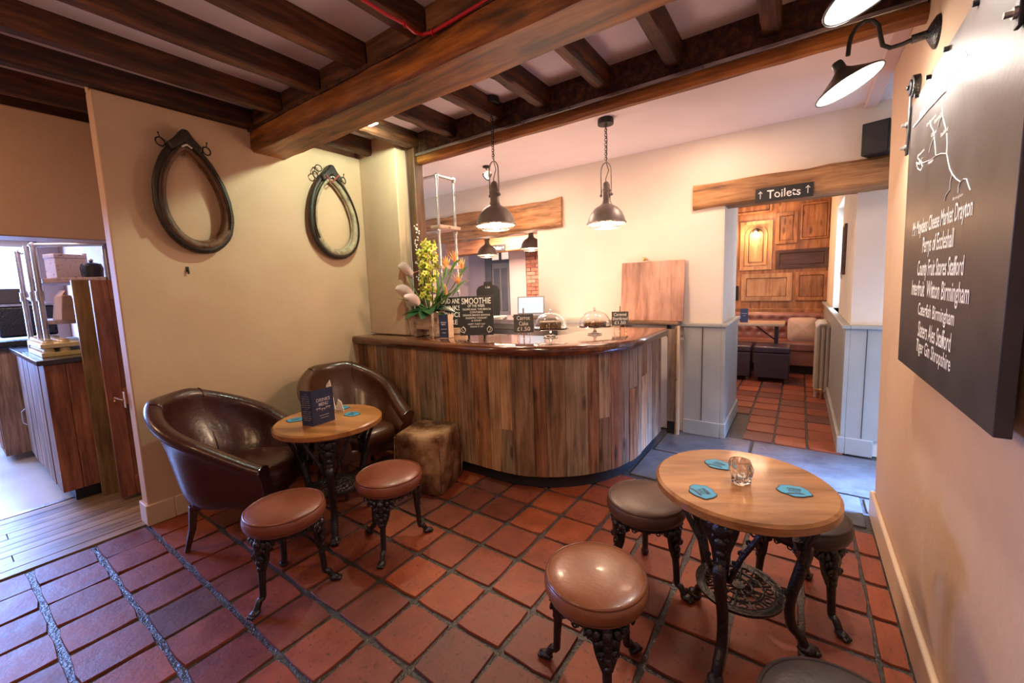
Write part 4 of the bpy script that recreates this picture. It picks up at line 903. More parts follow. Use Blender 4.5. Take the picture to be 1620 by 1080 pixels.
# pipe shelving by the post
T = thing('pipe_shelf', 'steel pipe shelf frame with wooden shelves behind the flowers', 'shelving', (-2.74, 2.74, ZB))
def pipe(a, b, r=.013): return MB().cyl(a, b, r, 12)
TOP = 1.40
for (x, y) in ((.05, .0), (-.17, .0), (.05, .22)):
    MB().cyl((x, y, 0), (x, y, TOP), .013, 12).obj('upright', M_steel, T)
for a_, b_ in (((-.17, 0, TOP), (.05, 0, TOP)), ((.05, 0, TOP), (.05, .22, TOP)), ((-.17, 0, .36), (.05, 0, .36)), ((-.17, 0, .92), (.05, 0, .92))): MB().cyl(a_, b_, .012, 12).obj('crossbar', M_steel, T)
for z in (.36, .92, TOP):
    for (x, y) in ((.05, 0), (-.17, 0), (.05, .22)): MB().ball((x, y, z), .021).cyl((x, y, z - .03), (x, y, z + .0), .018, 12).obj('pipe_fitting', M_steel, T)
M_shw = wood('pale_shelf', (.30, .18, .13), (.48, .31, .24), (.58, .40, .32), 'x', .6, 1, .2)
for z in (.58, .94): MB().box(-.22, -.03, z, .09, .25, z + .028).obj('shelf_board', M_shw, T, bevel=.003)
T = thing('berry_garland', 'string of small white berries beside the post and flowers', 'garland', (-2.68, 2.46, ZB + .40))
q_ = random.Random(4); pts = [(.0 + .02 * math.sin(i * .9), .005 * math.cos(i), .02 * i) for i in range(28)]
MB().tube(pts, .0018, 5).obj('string', M_ironm, T)
bm_ = MB().ball((0, 0, 0), .0065, n=6).mesh('berry', 60); bm_.materials.append(plain('white_berry', (.82, .78, .70), .4))
for i in range(28):
    for k in range(2): inst(bm_, 'berry', T, (pts[i][0] + q_.uniform(-.016, .016), pts[i][1] + q_.uniform(-.012, .012), pts[i][2] + q_.uniform(-.008, .008)))
# flower arrangement
T = thing('flower_arrangement', 'tall arrangement of yellow-green orchids and tropical flowers in planter on the bar', 'flowers', (-2.575, 2.45, ZB)); T.scale = (1.28,) * 3
M_pw = wood('planter_wood', (.22, .15, .10), (.42, .31, .23), (.58, .46, .36), 'x', .7, 1.2, .4)
MB().box(-.085, -.06, .05, .085, .06, .155).obj('planter', M_pw, T, bevel=.004)
for x in (-.088, .062): MB().box(x, -.063, 0, x + .026, .063, .165).obj('planter_end', M_pw, T, bevel=.004)
MB().lathe([(.035, 0), (.045, .02), (.05, .16), (.046, .16), (.04, .02), (.001, .015)], 24, c=(-.155, .02, 0), caps=False).obj('paper_vase', plain('pale_vase', (.62, .48, .38), .6), T)
M_leaf = mottled('dark_leaf', (.008, .035, .012), (.02, .085, .028), .35, 8, .1); M_leafm = mottled('mid_leaf', (.04, .12, .02), (.10, .24, .045), .4, 8, .1)
M_orch = mottled('orchid_yellow', (.42, .46, .035), (.62, .62, .08), .5, 20, .05); M_lip = plain('orchid_lip', (.55, .12, .10), .5); M_stem = plain('flower_stem', (.10, .18, .04), .5)
M_spathe = mottled('spathe_pink', (.72, .48, .46), (.82, .68, .64), .35, 6, .03); M_bird = mottled('bird_orange', (.75, .25, .06), (.85, .45, .16), .45, 10, .05)
def leafmesh(L, Wd, curl, mat, n=8):
    def fn(i, j):
        t = i / (n - 1); w_ = Wd * math.sin(PI * min(1, t * .93 + .05)) ** .8; s_ = (j - 2) / 2
        return (L * t, w_ * s_, curl * L * t * t * -1 + .25 * w_ * abs(s_))
    me = MB().surf(fn, n, 5).mesh('leaf', 60, fix=False); me.materials.append(mat); return me
big = leafmesh(.17, .045, .35, M_leaf); thin = leafmesh(.22, .014, .2, M_leafm); q_ = random.Random(9)
for k in range(11):
    a = 2 * PI * k / 11 + q_.uniform(-.2, .2); inst(big, 'leaf', T, (0, 0, .165 + q_.uniform(0, .02)), (q_.uniform(-.3, .3), q_.uniform(-.25, .05), a))
for k in range(10):
    inst(thin, 'leaf', T, (.03 * math.cos(k), .02, .17), (0, -q_.uniform(.5, 1.2), q_.uniform(0, 2 * PI)), (q_.uniform(.8, 1.1),) * 3)
fl_ = MB()
for k in range(5):
    a = 2 * PI * k / 5; fl_.ball((math.cos(a) * .016, math.sin(a) * .016, .003), .014, 1.1, .55, .3, 5) if False else fl_.tube([(0, 0, 0), (math.cos(a) * .014, math.sin(a) * .014, .004), (math.cos(a) * .027, math.sin(a) * .027, .001)], [.004, .009, .001], 5, flat=.35)
ofl = fl_.mesh('orchid_flower', 60); ofl.materials.append(M_orch); lip = MB().ball((0, 0, .006), .006, n=5).mesh('lip', 60); lip.materials.append(M_lip)
stems = [[(.0, .0, .15), (-.01, .005, .30), (-.005, 0, .48), (.015, 0, .60)], [(.03, .01, .15), (.025, .02, .35), (.04, .02, .52), (.035, .01, .62)], [(-.02, .02, .15), (-.04, .01, .30), (-.035, .02, .45), (-.03, 0, .56)]]
for S_ in stems:
    MB().tube(S_, .004, 6).obj('orchid_stem', M_stem, T)
    for k in range(26):
        t = k / 25 * 2.3 + .7; i = min(2, int(t)); f_ = t - i; P_ = Vector(S_[i]).lerp(Vector(S_[i + 1]), f_); a = k * 2.4
        o = inst(ofl, 'orchid_flower', T, tuple(P_ + Vector((math.cos(a) * .030, math.sin(a) * .026, q_.uniform(-.01, .01)))), (q_.uniform(-.3, .3), PI / 2 - q_.uniform(0, .6), a), (q_.uniform(.85, 1.15),) * 3); inst(lip, 'lip', o, (0, 0, 0))
def spathe(p, rz, s_):
    def fn(i, j):
        t = i / 8; w_ = .050 * math.sin(PI * min(1, t * .9 + .08)) ** .7; u = (j - 3) / 3
        return ((t * .11 - .03) * s_, w_ * u * s_, (.02 * u * u + .012 * t) * s_)
    o = MB().surf(fn, 9, 7).obj('anthurium_spathe', M_spathe, T, loc=p, rot=(.9, -.5, rz), smooth=60); MB().tube([(0, 0, .005), (-.03 * s_, 0, .06 * s_)], [.005, .003], 6).obj('spadix', plain('spadix_pink', (.45, .14, .12), .5), o)
    MB().tube([(0, 0, .16), (p[0] * .6, p[1] * .5, .16 + (p[2] - .16) * .5), p], .003, 6).obj('stem', M_stem, T)
spathe((-.12, -.06, .41), 3.4, 1.25); spathe((-.12, -.07, .26), 3.7, 1.3); spathe((-.03, -.09, .22), 4.2, 1.0)
def bird(p, rz, s_=1):
    o = MB().tube([(-.06 * s_, 0, -.03 * s_), (0, 0, 0), (.05 * s_, 0, .002)], [.003, .010, .001], 6).obj('bird_of_paradise_beak', M_leafm, T, loc=p, rot=(0, -.5, rz))
    for k in range(5): MB().tube([(0, 0, .004), (.03 * math.cos(.5 + k * .35), .006 * (k - 2), .04 * math.sin(.5 + k * .35)), (.075 * math.cos(.5 + k * .35), .012 * (k - 2), .085 * math.sin(.5 + k * .35))], [.003, .008, .001], 5, flat=.4).obj('petal', M_bird, o)
    MB().tube([(0, 0, .16), (p[0] * .7, p[1] * .6, .2 + (p[2] - .2) * .5), p], .004, 6).obj('stem', M_stem, T)
bird((.20, .06, .47), .3, 1.3); bird((.24, .04, .33), .4, 1.2); bird((.17, .0, .26), -.3, 1.0); bird((.13, .05, .44), 2.2, 1.2); bird((.26, .06, .42), .1, 1.0)
for L_ in ([(.05, 0, .16), (.10, 0, .30), (.09, 0, .44)], [(.06, 0, .16), (.13, .02, .28), (.11, .02, .42)]):
    MB().tube(L_, [.004, .016, .002], 6, flat=.3).obj('blade_leaf', M_leafm, T)
# spot behind
T = thing('ceiling_spotlight', 'small round spotlight on the bar ceiling left of the pendant', 'spotlight', (-2.62, 3.38, 2.62))
MB().lathe([(.001, 0), (.035, 0), (.035, -.015), (.001, -.015)], 20, caps=False).cyl((0, 0, -.01), (0, 0, -.06), .006, 8).obj('mount', M_ironm, T)
hd = MB().lathe([(.012, .06), (.028, .05), (.042, .0), (.045, -.01), (.040, -.008), (.001, .01)], 24, caps=False).obj('spot_head', M_ironm, T, loc=(0, -.0, -.10), rot=(-.7, .5, 0)); MB().lathe([(.001, -.003), (.034, -.003), (.034, .001), (.001, .001)], 20, caps=False).obj('lens', M_bulbc, hd)
T = thing('beam_spotlight', 'small glowing strip light tucked behind the big beam', 'spotlight', (-2.262, 1.765, 2.47))
MB().box(-.045, -.01, 0, .045, .012, .02).obj('housing', M_steel, T, bevel=.003); MB().box(-.038, -.008, -.004, .038, .009, 0).obj('diffuser', plain('cool_strip', (1, 1, 1), .4, emit=(.9, 1, .9), es=8), T)
# red conduit
T = thing('red_cable_conduit', 'red fire alarm cable clipped along joist and big beam', 'cable', (-1.49, 1.44, 2.56))
o = Vector((-1.49, 1.44, 2.56)); pts = [aZ(560, -10, 2.555), aZ(575, 0, 2.555), aZ(610, 22, 2.555), aZ(640, 38, 2.555), aZ(655, 51, 2.555), aZ(668, 55, 2.565), aZ(684, 51, 2.572), aZ(720, 30, 2.585), aZ(770, 0, 2.60), aZ(800, -18, 2.60)]
M_redc = plain('red_plastic', (.55, .015, .03), .35)
MB().tube([p - o for p in pts], .0075, 8).obj('cable', M_redc, T)
for p in (pts[3], pts[6]): MB().torus(p - o, .012, .004, (1, .4, 0), 12, 6).obj('clip', M_redc, T)
# ------------------------------------------------------------------ toilets sign, speaker
a_, b_ = aY(1196, 322, 3.945), aY(1287, 312, 3.945)
T = thing('toilets_sign', 'black sign reading Toilets with arrows on the oak lintel', 'sign', (-.135, 3.945, 2.02))
MB().box(-.19, 0, 0, .19, .010, .105).obj('board', M_black, T, bevel=.001)
fit_text('Toilets', .22, .062, M_white, T, (0, -.0005, .052), (1, 0, 0), (0, 0, 1), extrude=.001, weight=.008, jit=.04)
for x in (-.155, .155): MB().tube([(x, -.001, .025), (x, -.001, .08)], .003, 5).tube([(x - .013, -.001, .064), (x, -.001, .082), (x + .013, -.001, .064)], .003, 5).obj('arrow', M_white, T)
T = thing('wall_speaker', 'black loudspeaker mounted high beside the right doorway', 'speaker', (.405, 3.93, 2.24), -.3)
MB().prism([(-.075, -.07), (.075, -.07), (.06, .07), (-.06, .07)], 0, .215).obj('cabinet', M_ironm, T, bevel=.006)
MB().lathe([(.001, 0), (.05, .0), (.055, -.006), (.001, -.01)], 24, caps=False).xf(Matrix.Translation((0, -.068, .085)) @ Matrix.Rotation(-PI / 2, 4, 'X')).obj('driver', M_black, T); MB().box(-.065, -.074, .01, .065, -.070, .205).obj('grille', M_black, T)
MB().box(-.02, .06, .08, .02, .10, .12).obj('bracket', M_ironm, T)
# ------------------------------------------------------------------ snug beyond the Toilets doorway
M_pine = wood('old_pine_panel', (.20, .075, .028), (.36, .15, .060), (.48, .23, .10), 'z', .4, 1, .15, coat=.2, hue=.15)
M_pinel = wood('light_pine_panel', (.34, .16, .07), (.50, .27, .13), (.60, .36, .19), 'z', .4, 1, .12, coat=.2)
M_pined = wood('dark_panel', (.040, .016, .012), (.085, .035, .024), (.13, .06, .04), 'x', .35, 1, .12, coat=.3)
YP = 7.80
T = thing('door_panelling', 'wall panelling pieced from old wooden doors and cupboard fronts', 'panelling', (-.4, YP, .9))
O = Vector((-.4, YP, .9))
MB().box(-.84, .0, -.05, .74, .03, 1.72).obj('backing', M_pine, T)
def pan(x0, y0, x1, y1, mat, name='door_panel', inset=.05, raised=True, dpt=.028):
    a, b = aY(1120 + x0 / 3.6, 290 + y1 / 3.6, YP) - O, aY(1120 + x1 / 3.6, 290 + y0 / 3.6, YP) - O
    xa, za, xb, zb = a.x + .006, a.z + .006, b.x - .006, b.z - .006; i_ = inset
    p = MB().box(xa, -dpt, za, xa + i_, 0, zb).box(xb - i_, -dpt, za, xb, 0, zb).box(xa + i_, -dpt, za, xb - i_, 0, za + i_).box(xa + i_, -dpt, zb - i_, xb - i_, 0, zb).obj(name, mat, T, bevel=.003)
    if raised: MB().box(xa + i_ + .006, -dpt * .45, za + i_ + .006, xb - i_ - .006, 0, zb - i_ - .006).obj('field', mat, p, bevel=.006)
    return xa, za, xb, zb, p
xa, za, xb, zb, pp = pan(178, 203, 375, 500, M_pinel, 'arched_door_panel', .055, False, .03)
m = MB().box(xa + .05, -.014, za + .05, xb - .05, 0, zb - .05); 
cx, r0 = (xa + xb) / 2, (xb - xa) / 2 - .075; zt = zb - .075 - r0
arch = [(cx - r0, za + .08)] + [(cx - r0 * math.cos(PI * i / 14), zt + r0 * math.sin(PI * i / 14)) for i in range(15)] + [(cx + r0, za + .08)]
MB().tube([(x, -.022, z) for x, z in arch], .010, 6, closed=True).obj('arch_moulding', M_pinel, pp)
r1 = r0 * .66; arch = [(cx - r1, za + .13)] + [(cx - r1 * math.cos(PI * i / 14), zt + r1 * math.sin(PI * i / 14)) for i in range(15)] + [(cx + r1, za + .13)]
MB().tube([(x, -.020, z) for x, z in arch], .006, 6, closed=True).obj('inner_moulding', M_pined, pp)
m.obj('field', M_pinel, pp)
pan(380, 155, 518, 350, M_pine); pan(522, 95, 700, 322, M_pine, inset=.02); pan(380, 360, 695, 490, M_pined); pan(185, 505, 485, 672, M_pinel, inset=.07); pan(490, 495, 690, 668, M_pine, inset=.05)
pan(88, 440, 150, 678, M_pine, inset=.04); pan(88, 200, 148, 432, M_pinel, inset=.04); pan(88, 100, 370, 195, M_pine, inset=.03)
MB().box(-.84, -.05, -.045, .74, .0, .02).obj('dado_ledge', M_pine, T, bevel=.008)
lp = aY(1120 + 165 / 3.6, 290 + 625 / 3.6, YP) - O; MB().box(lp.x - .028, -.04, lp.z - .12, lp.x + .028, -.028, lp.z + .12).cyl((lp.x, -.04, lp.z), (lp.x, -.07, lp.z), .012, 10).obj('lock_plate', M_ironm, T)
T2 = thing('panel_lamp', 'small dark wall lamp lighting the arched wooden panel', 'lamp', (O.x + cx, YP - .03, O.z + zb - .14))
MB().lathe([(.001, 0), (.03, 0), (.03, -.01), (.001, -.01)], 16, caps=False).xf(Matrix.Rotation(PI / 2, 4, 'X')).obj('plate', M_ironm, T2); MB().tube([(0, 0, 0), (0, -.06, .02), (0, -.10, -.01)], .006, 6).obj('arm', M_ironm, T2)
MB().lathe([(.01, .03), (.03, .02), (.05, -.02), (.045, -.02)], 20, c=(0, -.10, -.02), caps=False).obj('shade', M_ironm, T2); MB().ball((0, -.10, -.035), .020).obj('bulb', M_bulb, T2)
# bench
M_tuft = mottled('rose_brown_leather', (.20, .075, .058), (.32, .13, .10), .38, 4, .1, coat=.15)
T = thing('tufted_bench', 'long deep buttoned brown leather bench under the wood panelling', 'bench', (-.4, 7.2, 0))
bt = [(x, z) for r_i, z in enumerate((.56, .66, .76)) for x in [(-.86 + .15 * k + (.075 if r_i % 2 else 0)) for k in range(11)]]
def backf(i, j):
    x = -.90 + 1.62 * i / 64; z = .44 + .43 * j / 20; dmin = min(((x - bx) ** 2 + (z - bz) ** 2) ** .5 for bx, bz in bt)
    d_ = .05 * min(1, dmin / .06) ** .7; ed = min(1, (20 - j) / 3 + .001) ** .5
    return (x, .50 - d_ * ed - .02, z)
MB().surf(backf, 65, 21).obj('tufted_back', M_tuft, T, smooth=70)
MB().box(-.90, .485, .40, .72, .58, .86).obj('back_frame', M_tuft, T)
for bx, bz in bt:
    if bx < .7: MB().ball((bx, .478, bz), .012, n=5).obj('button', M_tuft, T)
MB().box(-.90, -.02, .33, .72, .47, .46).obj('seat', M_tuft, T, bevel=.03, seg=3)
MB().box(-.90, .0, .12, .72, .45, .34).obj('front_valance', M_tuft, T, bevel=.01)
MB().box(-.88, .05, 0, .70, .45, .12).obj('plinth', M_ironm, T)
T = thing('cushion', 'pale square cushion leaning on the bench next to the radiator', 'cushion', (.05, 7.36, .465), .1)
def cush(i, j):
    a = 2 * PI * i / 24; e = .28; c, s_ = math.cos(a), math.sin(a); lv = [(0.0001, -.06), (.5, -.055), (.9, -.02), (1, 0), (.9, .02), (.5, .055), (.0001, .06)][j]
    return (.18 * (abs(c) ** e) * (1 if c > 0 else -1) * lv[0], lv[1], .175 + .175 * (abs(s_) ** e) * (1 if s_ > 0 else -1) * lv[0])
MB().surf(cush, 24, 7, cu=True).obj('cover', mottled('pale_cushion', (.50, .34, .26), (.60, .43, .34), .8, 6, .2), T, smooth=70, rot=(-.22, 0, 0)); MB().tube([cush(i, 3) for i in range(24)], .006, 5, closed=True).obj('piping', MATS['pale_cushion'], T, rot=(-.22, 0, 0))
# cafe table in the snug
tl = aY(1241, 512, 6.75); zt_ = tl.z
T = thing('snug_table', 'rectangular wooden table with iron legs in front of the tufted bench', 'table', (-.55, 6.95, 0))
MB().box(-.45, -.26, zt_ - .035, tl.x + .55, .26, zt_).obj('table_top', wood('snug_table_oak', (.30, .17, .09), (.48, .30, .18), (.60, .42, .28), 'x', .35, 1, .1), T, bevel=.004)
MB().box(tl.x + .55 - .12, -.03, .03, tl.x + .55 - .07, .03, zt_ - .035).obj('leg', M_iron, T, bevel=.004); MB().box(tl.x + .55 - .16, -.22, 0, tl.x + .55 - .03, .22, .03).obj('foot', M_iron, T, bevel=.004)
MB().tube([(tl.x + .55 - .10, 0, zt_ - .26), (tl.x + .55 - .36, 0, zt_ - .05)], .010, 6).obj('brace', M_iron, T)
MB().box(-.40, -.03, 0, -.35, .03, zt_ - .035).obj('leg', M_iron, T, bevel=.004)
q0 = aY(1177, 511, 6.85)
T = thing('snug_menu', 'small black menu card standing on the snug table', 'menu', (q0.x, 6.85, zt_), .2)
MB().box(-.05, -.001, 0, .05, .001, .20).obj('card', M_navy, T, rot=(-.08, 0, 0)); fit_text('DRINKS MENU', .07, .012, M_pl, T, (0, -.004, .13), (1, 0, 0), (0, 0, 1), extrude=.008); fit_text('FOOD', .035, .01, M_pl, T, (0, -.004, .10), (1, 0, 0), (0, 0, 1), extrude=.008)
T = thing('water_glass', 'small clear glass beside the menu on the snug table', 'glass', (q0.x - .07, 6.78, zt_))
MB().lathe([(.001, .001), (.030, .001), (.034, .09), (.031, .09), (.027, .01), (.001, .01)], 20, caps=False).obj('tumbler', M_glass, T)
# cube stools
M_plum = mottled('plum_leather', (.022, .012, .020), (.045, .024, .036), .32, 5, .06, coat=.25)
for lab, x0, x1 in (('dark plum leather cube stool at left, partly behind the doorway edge', -.90, -.535), ('dark plum leather cube stool nearest the radiator', -.49, -.085)):
    T = thing('cube_stool', lab, 'stool', ((x0 + x1) / 2, 6.64, 0), 0, 'plum cube stools in the snug'); hw = (x1 - x0) / 2
    MB().box(-hw, -.19, .06, hw, .19, .40).obj('body', M_plum, T, bevel=.012, seg=3); MB().box(-hw - .006, -.196, .40, hw + .006, .196, .49).obj('seat_pad', M_plum, T, bevel=.022, seg=3)
    for sx in (-1, 1):
        for sy in (-1, 1): MB().box(sx * (hw - .03) - .02, sy * .16 - .02, 0, sx * (hw - .03) + .02, sy * .16 + .02, .06).obj('foot', M_dleg, T)
# radiator
T = thing('column_radiator', 'old pale column radiator on the corridor right wall', 'radiator', (.235, 5.9, 0))
M_rad = mottled('radiator_cream', (.42, .35, .27), (.52, .44, .35), .35, 4, .05)
for k in range(8):
    m = MB(); y = k * .075
    for x in (-.045, .0, .045): m.tube([(x, y, .10), (x, y, .82)], .017, 8, flat=1.2)
    m.tube([(-.055, y, .82), (-.03, y, .855), (.03, y, .855), (.055, y, .82)], .020, 8).tube([(-.055, y, .10), (-.03, y, .07), (.03, y, .07), (.055, y, .10)], .020, 8)
    if k in (0, 7): m.tube([(-.045, y, .08), (-.05, y, 0)], .016, 6).tube([(.045, y, .08), (.05, y, 0)], .016, 6)
    m.obj('column', M_rad, T)
MB().tube([(0, -.03, .10), (0, -.07, .10), (0, -.075, .0)], .010, 8).cyl((0, -.055, .10), (-.05, -.055, .10), .018, 10).ball((0, -.055, .10), .022).obj('valve', M_brass, T)
# picture and switch on the corridor right wall
a_ = aX(1351, 347, .33); b_ = aX(1357, 432, .33)
T = thing('framed_picture', 'narrow brown framed picture on the corridor right wall', 'picture', (.33, 4.95, 1.42))
MB().box(-.022, -.09, 0, 0, -.07, .46).box(-.022, .07, 0, 0, .09, .46).box(-.022, -.07, 0, 0, .07, .02).box(-.022, -.07, .44, 0, .07, .46).obj('frame', M_pined, T, bevel=.003)
MB().box(-.010, -.07, .02, 0, .07, .44).obj('mount', plain('picture_mount', (.40, .28, .20), .5), T); MB().box(-.012, -.04, .06, -.010, .04, .20).box(-.012, -.04, .24, -.010, .04, .40).obj('print', plain('picture_print', (.16, .10, .07), .5), T)
T = thing('light_switch', 'white light switch on the corridor right wall', 'switch', (.33, 5.22, 1.38)); MB().box(-.010, -.04, 0, 0, .04, .085).obj('plate', M_pap, T, bevel=.003); MB().box(-.014, -.01, .03, -.010, .01, .055).obj('rocker', M_pap, T)
# ------------------------------------------------------------------ back room through the bar opening
Yr = 7.36
T = thing('grey_door', 'dark grey panelled door with glazed transom in the back room', 'door', (-5.25, 7.10, 0))
def bx(x0, y0, x1, y1, Y, th, name, mat, T, bev=.004, par=None):
    a, b = aY(x0, y1, Y), aY(x1, y0, Y); o = T.location
    return MB().box(a.x - o.x, Y - o.y, a.z - o.z, b.x - o.x, Y - o.y + th, b.z - o.z).obj(name, mat, par or T, bevel=bev)
M_dg = mottled('door_grey', (.13, .125, .115), (.19, .18, .165), .4, 3, .03); M_dgd = mottled('frame_grey', (.06, .055, .06), (.10, .09, .095), .45, 3, .03)
z0 = .0
def bz(x0, x1, za, zb, y0, y1, name, mat, T, bev=.004): return MB().box(x0, y0, za, x1, y1, zb).obj(name, mat, T, bevel=bev)
xl, xr = aY(778, 430, 7.10).x + 5.25, aY(806, 430, 7.10).x + 5.25
dr = bz(xl, xr, 0, 1.92, 0, .045, 'leaf', M_dg, T)
wd_ = xr - xl
for k in range(2):
    for za, zb in ((.15, .75), (.90, 1.80)): MB().box(xl + wd_ * (.12 + .42 * k), -.012, za, xl + wd_ * (.44 + .42 * k), .0, zb).obj('door_panel', M_dgd, T, bevel=.006)
MB().ball((xl + .05, -.04, 1.0), .025).obj('knob', M_brass, T)
xf0, xf1 = aY(768, 430, 7.10).x + 5.25, xr + .06
MB().box(xf0, -.02, 0, xl, .10, 2.32).box(xr, -.02, 0, xf1, .10, 2.32).box(xl, -.02, 1.92, xr, .10, 1.98).box(xl, -.02, 2.26, xr, .10, 2.32).box((xl + xr) / 2 - .02, -.02, 1.98, (xl + xr) / 2 + .02, .10, 2.26).obj('door_frame', M_dgd, T, bevel=.004)
MB().box(xl, .03, 1.98, xr, .035, 2.26).obj('transom_glass', plain('transom_lit', (.8, .7, .6), .3, emit=(1, .75, .6), es=.8), T)
struct('trim_5', MB().box(aY(742, 430, 7.15).x, 7.15, 0, -5.25 + xf0, 7.30, 2.6), mottled('mauve_grey', (.28, .22, .24), (.34, .27, .29), .6, 2, .05), 'grey mauve wall strip left of the grey door')
xa_, xb_ = aY(806, 430, 6.9).x, aY(832, 430, 6.9).x
struct('trim_6', MB().box(xa_, 6.9, 0, xb_, 7.3, 2.6), M_wallpink, 'pinkish white pier between the grey door and the brick pillar')
x0_, x1_ = xb_ + .005, aY(862, 430, 6.9).x
T = struct('brick_pillar', MB().box(x0_, 6.93, 0, x1_, 7.3, 2.6), mottled('pale_mortar', (.40, .28, .22), (.52, .38, .30), .8, 20, .3)); T.name = 'wall_brick_pillar'
bm1 = MB().box(-.105, -.02, -.031, .105, .06, .031).mesh('brick', 0); bm1.materials.append(tilemat('brick_red', [(.46, .16, .09), (.58, .25, .15), (.38, .12, .07), (.64, .36, .24)], .7))
bw = (x1_ - x0_) / 2
for r_i in range(22):
    for k in range(2 if r_i % 2 == 0 else 3):
        if r_i % 2 == 0: xx, s_ = x0_ + bw * (k + .5), (bw - .012) / .21
        else: xx, s_ = [(x0_ + bw * .25, (bw / 2 - .012) / .21), (x0_ + bw, (bw - .012) / .21), (x1_ - bw * .25, (bw / 2 - .012) / .21)][k]
        o = inst(bm1, 'brick', T, (xx, 6.925 + q_.uniform(-.004, .004), .75 + .075 * r_i), (0, 0, 0), (s_, 1, 1))
o = rough_beam(aY(722, 400, 6.3).x - .3, -3.2, 6.3, 6.5, 2.06, 2.33, 10, .008, 22).obj('beam', wood('orange_beam', (.25, .09, .03), (.45, .18, .07), (.58, .28, .13), 'x', .5, .8, .2), bpy.data.objects['ceiling_back_room'])
sp = aY(788, 392, 6.27); T = thing('back_room_sign', 'small black sign reading Toilets with arrow on the back room beam', 'sign', (sp.x, 6.285, sp.z - .06))
MB().box(-.15, 0, 0, .15, .010, .12).obj('board', M_black, T); fit_text('Toilets', .17, .06, M_white, T, (-.03, -.001, .06), (1, 0, 0), (0, 0, 1), extrude=.001, weight=.01); MB().tube([(.07, -.002, .06), (.13, -.002, .06)], .004, 5).tube([(.11, -.002, .045), (.13, -.002, .06), (.11, -.002, .075)], .004, 5).obj('arrow', M_white, T)
# shelves of small pots behind the flowers
T = thing('back_shelf', 'pale shelf with plants on the back room wall', 'shelf', (-5.6, 7.2, 1.55)); MB().box(-.7, -.02, 0, .02, .19, .04).obj('shelf_board', M_shw, T)
for k, x in enumerate((-.45, -.1)):
    P_ = thing('potted_grass', ('small potted green grass on the left of the back room shelf', 'small potted green grass on the right of the back room shelf')[k], 'plant', (-5.6 + x, 7.28, 1.592), 0, 'potted grasses on the back room shelf')
    MB().lathe([(.001, 0), (.05, 0), (.065, .12), (.06, .12), (.001, .11)], 18, caps=False).obj('pot', M_pap, P_)
    g_ = MB()
    for j in range(24): a = j * 2.4; g_.tube([(.02 * math.cos(a), .02 * math.sin(a), .11), (.05 * math.cos(a), .05 * math.sin(a), .25), (.09 * math.cos(a), .09 * math.sin(a), .33)], [.006, .005, .001], 4, flat=.4)
    o = g_.obj('grass_blades', M_leafm, P_); o['kind'] = 'stuff'
# ------------------------------------------------------------------ servery on the left
M_cnt = wood('servery_red_pine', (.12, .040, .018), (.30, .105, .050), (.44, .19, .095), 'z', .5, 1, .2, hue=.15)
M_cnt2 = wood('servery_grey_board', (.12, .06, .035), (.27, .15, .09), (.42, .26, .17), 'z', .6, 1.1, .6, stretch=22, hue=.2)
T = thing('servery_counter', 'reclaimed wood counter with dark worktop beyond the left doorway', 'counter', (-4.9, .42, 0))
MB().box(-.72, .02, .09, .715, .50, .99).obj('carcass', M_ironm, T); MB().box(-.72, .06, 0, .70, .50, .09).obj('plinth', MATS['plinth_black'], T)
MB().box(-.76, -.03, .995, .76, .55, 1.03).obj('worktop', mottled('slate_worktop', (.018, .018, .022), (.04, .038, .042), .2, 4, .05), T, bevel=.004)
x = -.72
while x < .70:
    w_ = q_.choice([.09, .11, .13]); x2 = min(.73, x + w_); MB().box(x + .001, q_.uniform(-.004, .002), .09, x2 - .001, .02, .992).obj('board', M_cnt2, T, bevel=.002); x = x2
for y0_, y1_ in ((.0, .10), (.102, .30), (.302, .50)): MB().box(.715, y0_, .09, .738, y1_, .992).obj('board', M_cnt, T, bevel=.002)
MB().tube([(-.3, -.03, .55), (-.3, -.05, .53), (-.3, -.05, .44), (-.3, -.03, .42)], .006, 6).obj('handle', M_steel, T)
T = thing('end_post_board', 'tall yellowish pine board standing at the counter end', 'board', (-4.10, .60, 0))
MB().box(-.035, 0, 0, .0, .125, 1.565).obj('board', wood('yellow_pine_edge', (.14, .075, .025), (.28, .17, .065), (.38, .26, .12), 'z', .5, 1, .2), T, bevel=.004)
T = thing('saloon_door', 'half height reddish panelled door folded open by the wall end', 'door', (-3.88, .655, .02))
MB().box(-.035, 0, 0, 0, .085, 1.535).box(-.035, .24, 0, 0, .325, 1.535).box(-.035, .085, 0, 0, .24, .14).box(-.035, .085, 1.40, 0, .24, 1.535).box(-.035, .085, .66, 0, .24, .78).obj('frame', M_cnt, T, bevel=.004)
for za, zb in ((.14, .66), (.78, 1.40)): MB().box(-.025, .085, za, -.012, .24, zb).obj('door_panel', M_cnt, T, bevel=.003)
T = thing('latch_hook', 'small brass cabin hook on plate at the wall end', 'hook', (-3.43, .655, .80))
MB().box(.0, -.004, -.05, .035, .0, .05).obj('plate', M_skirt, T, bevel=.002); MB().tube([(.015, -.008, 0), (-.06, -.015, -.003), (-.12, -.02, .0), (-.135, -.02, -.015), (-.125, -.02, -.028)], .005, 6).obj('hook', M_brass, T)
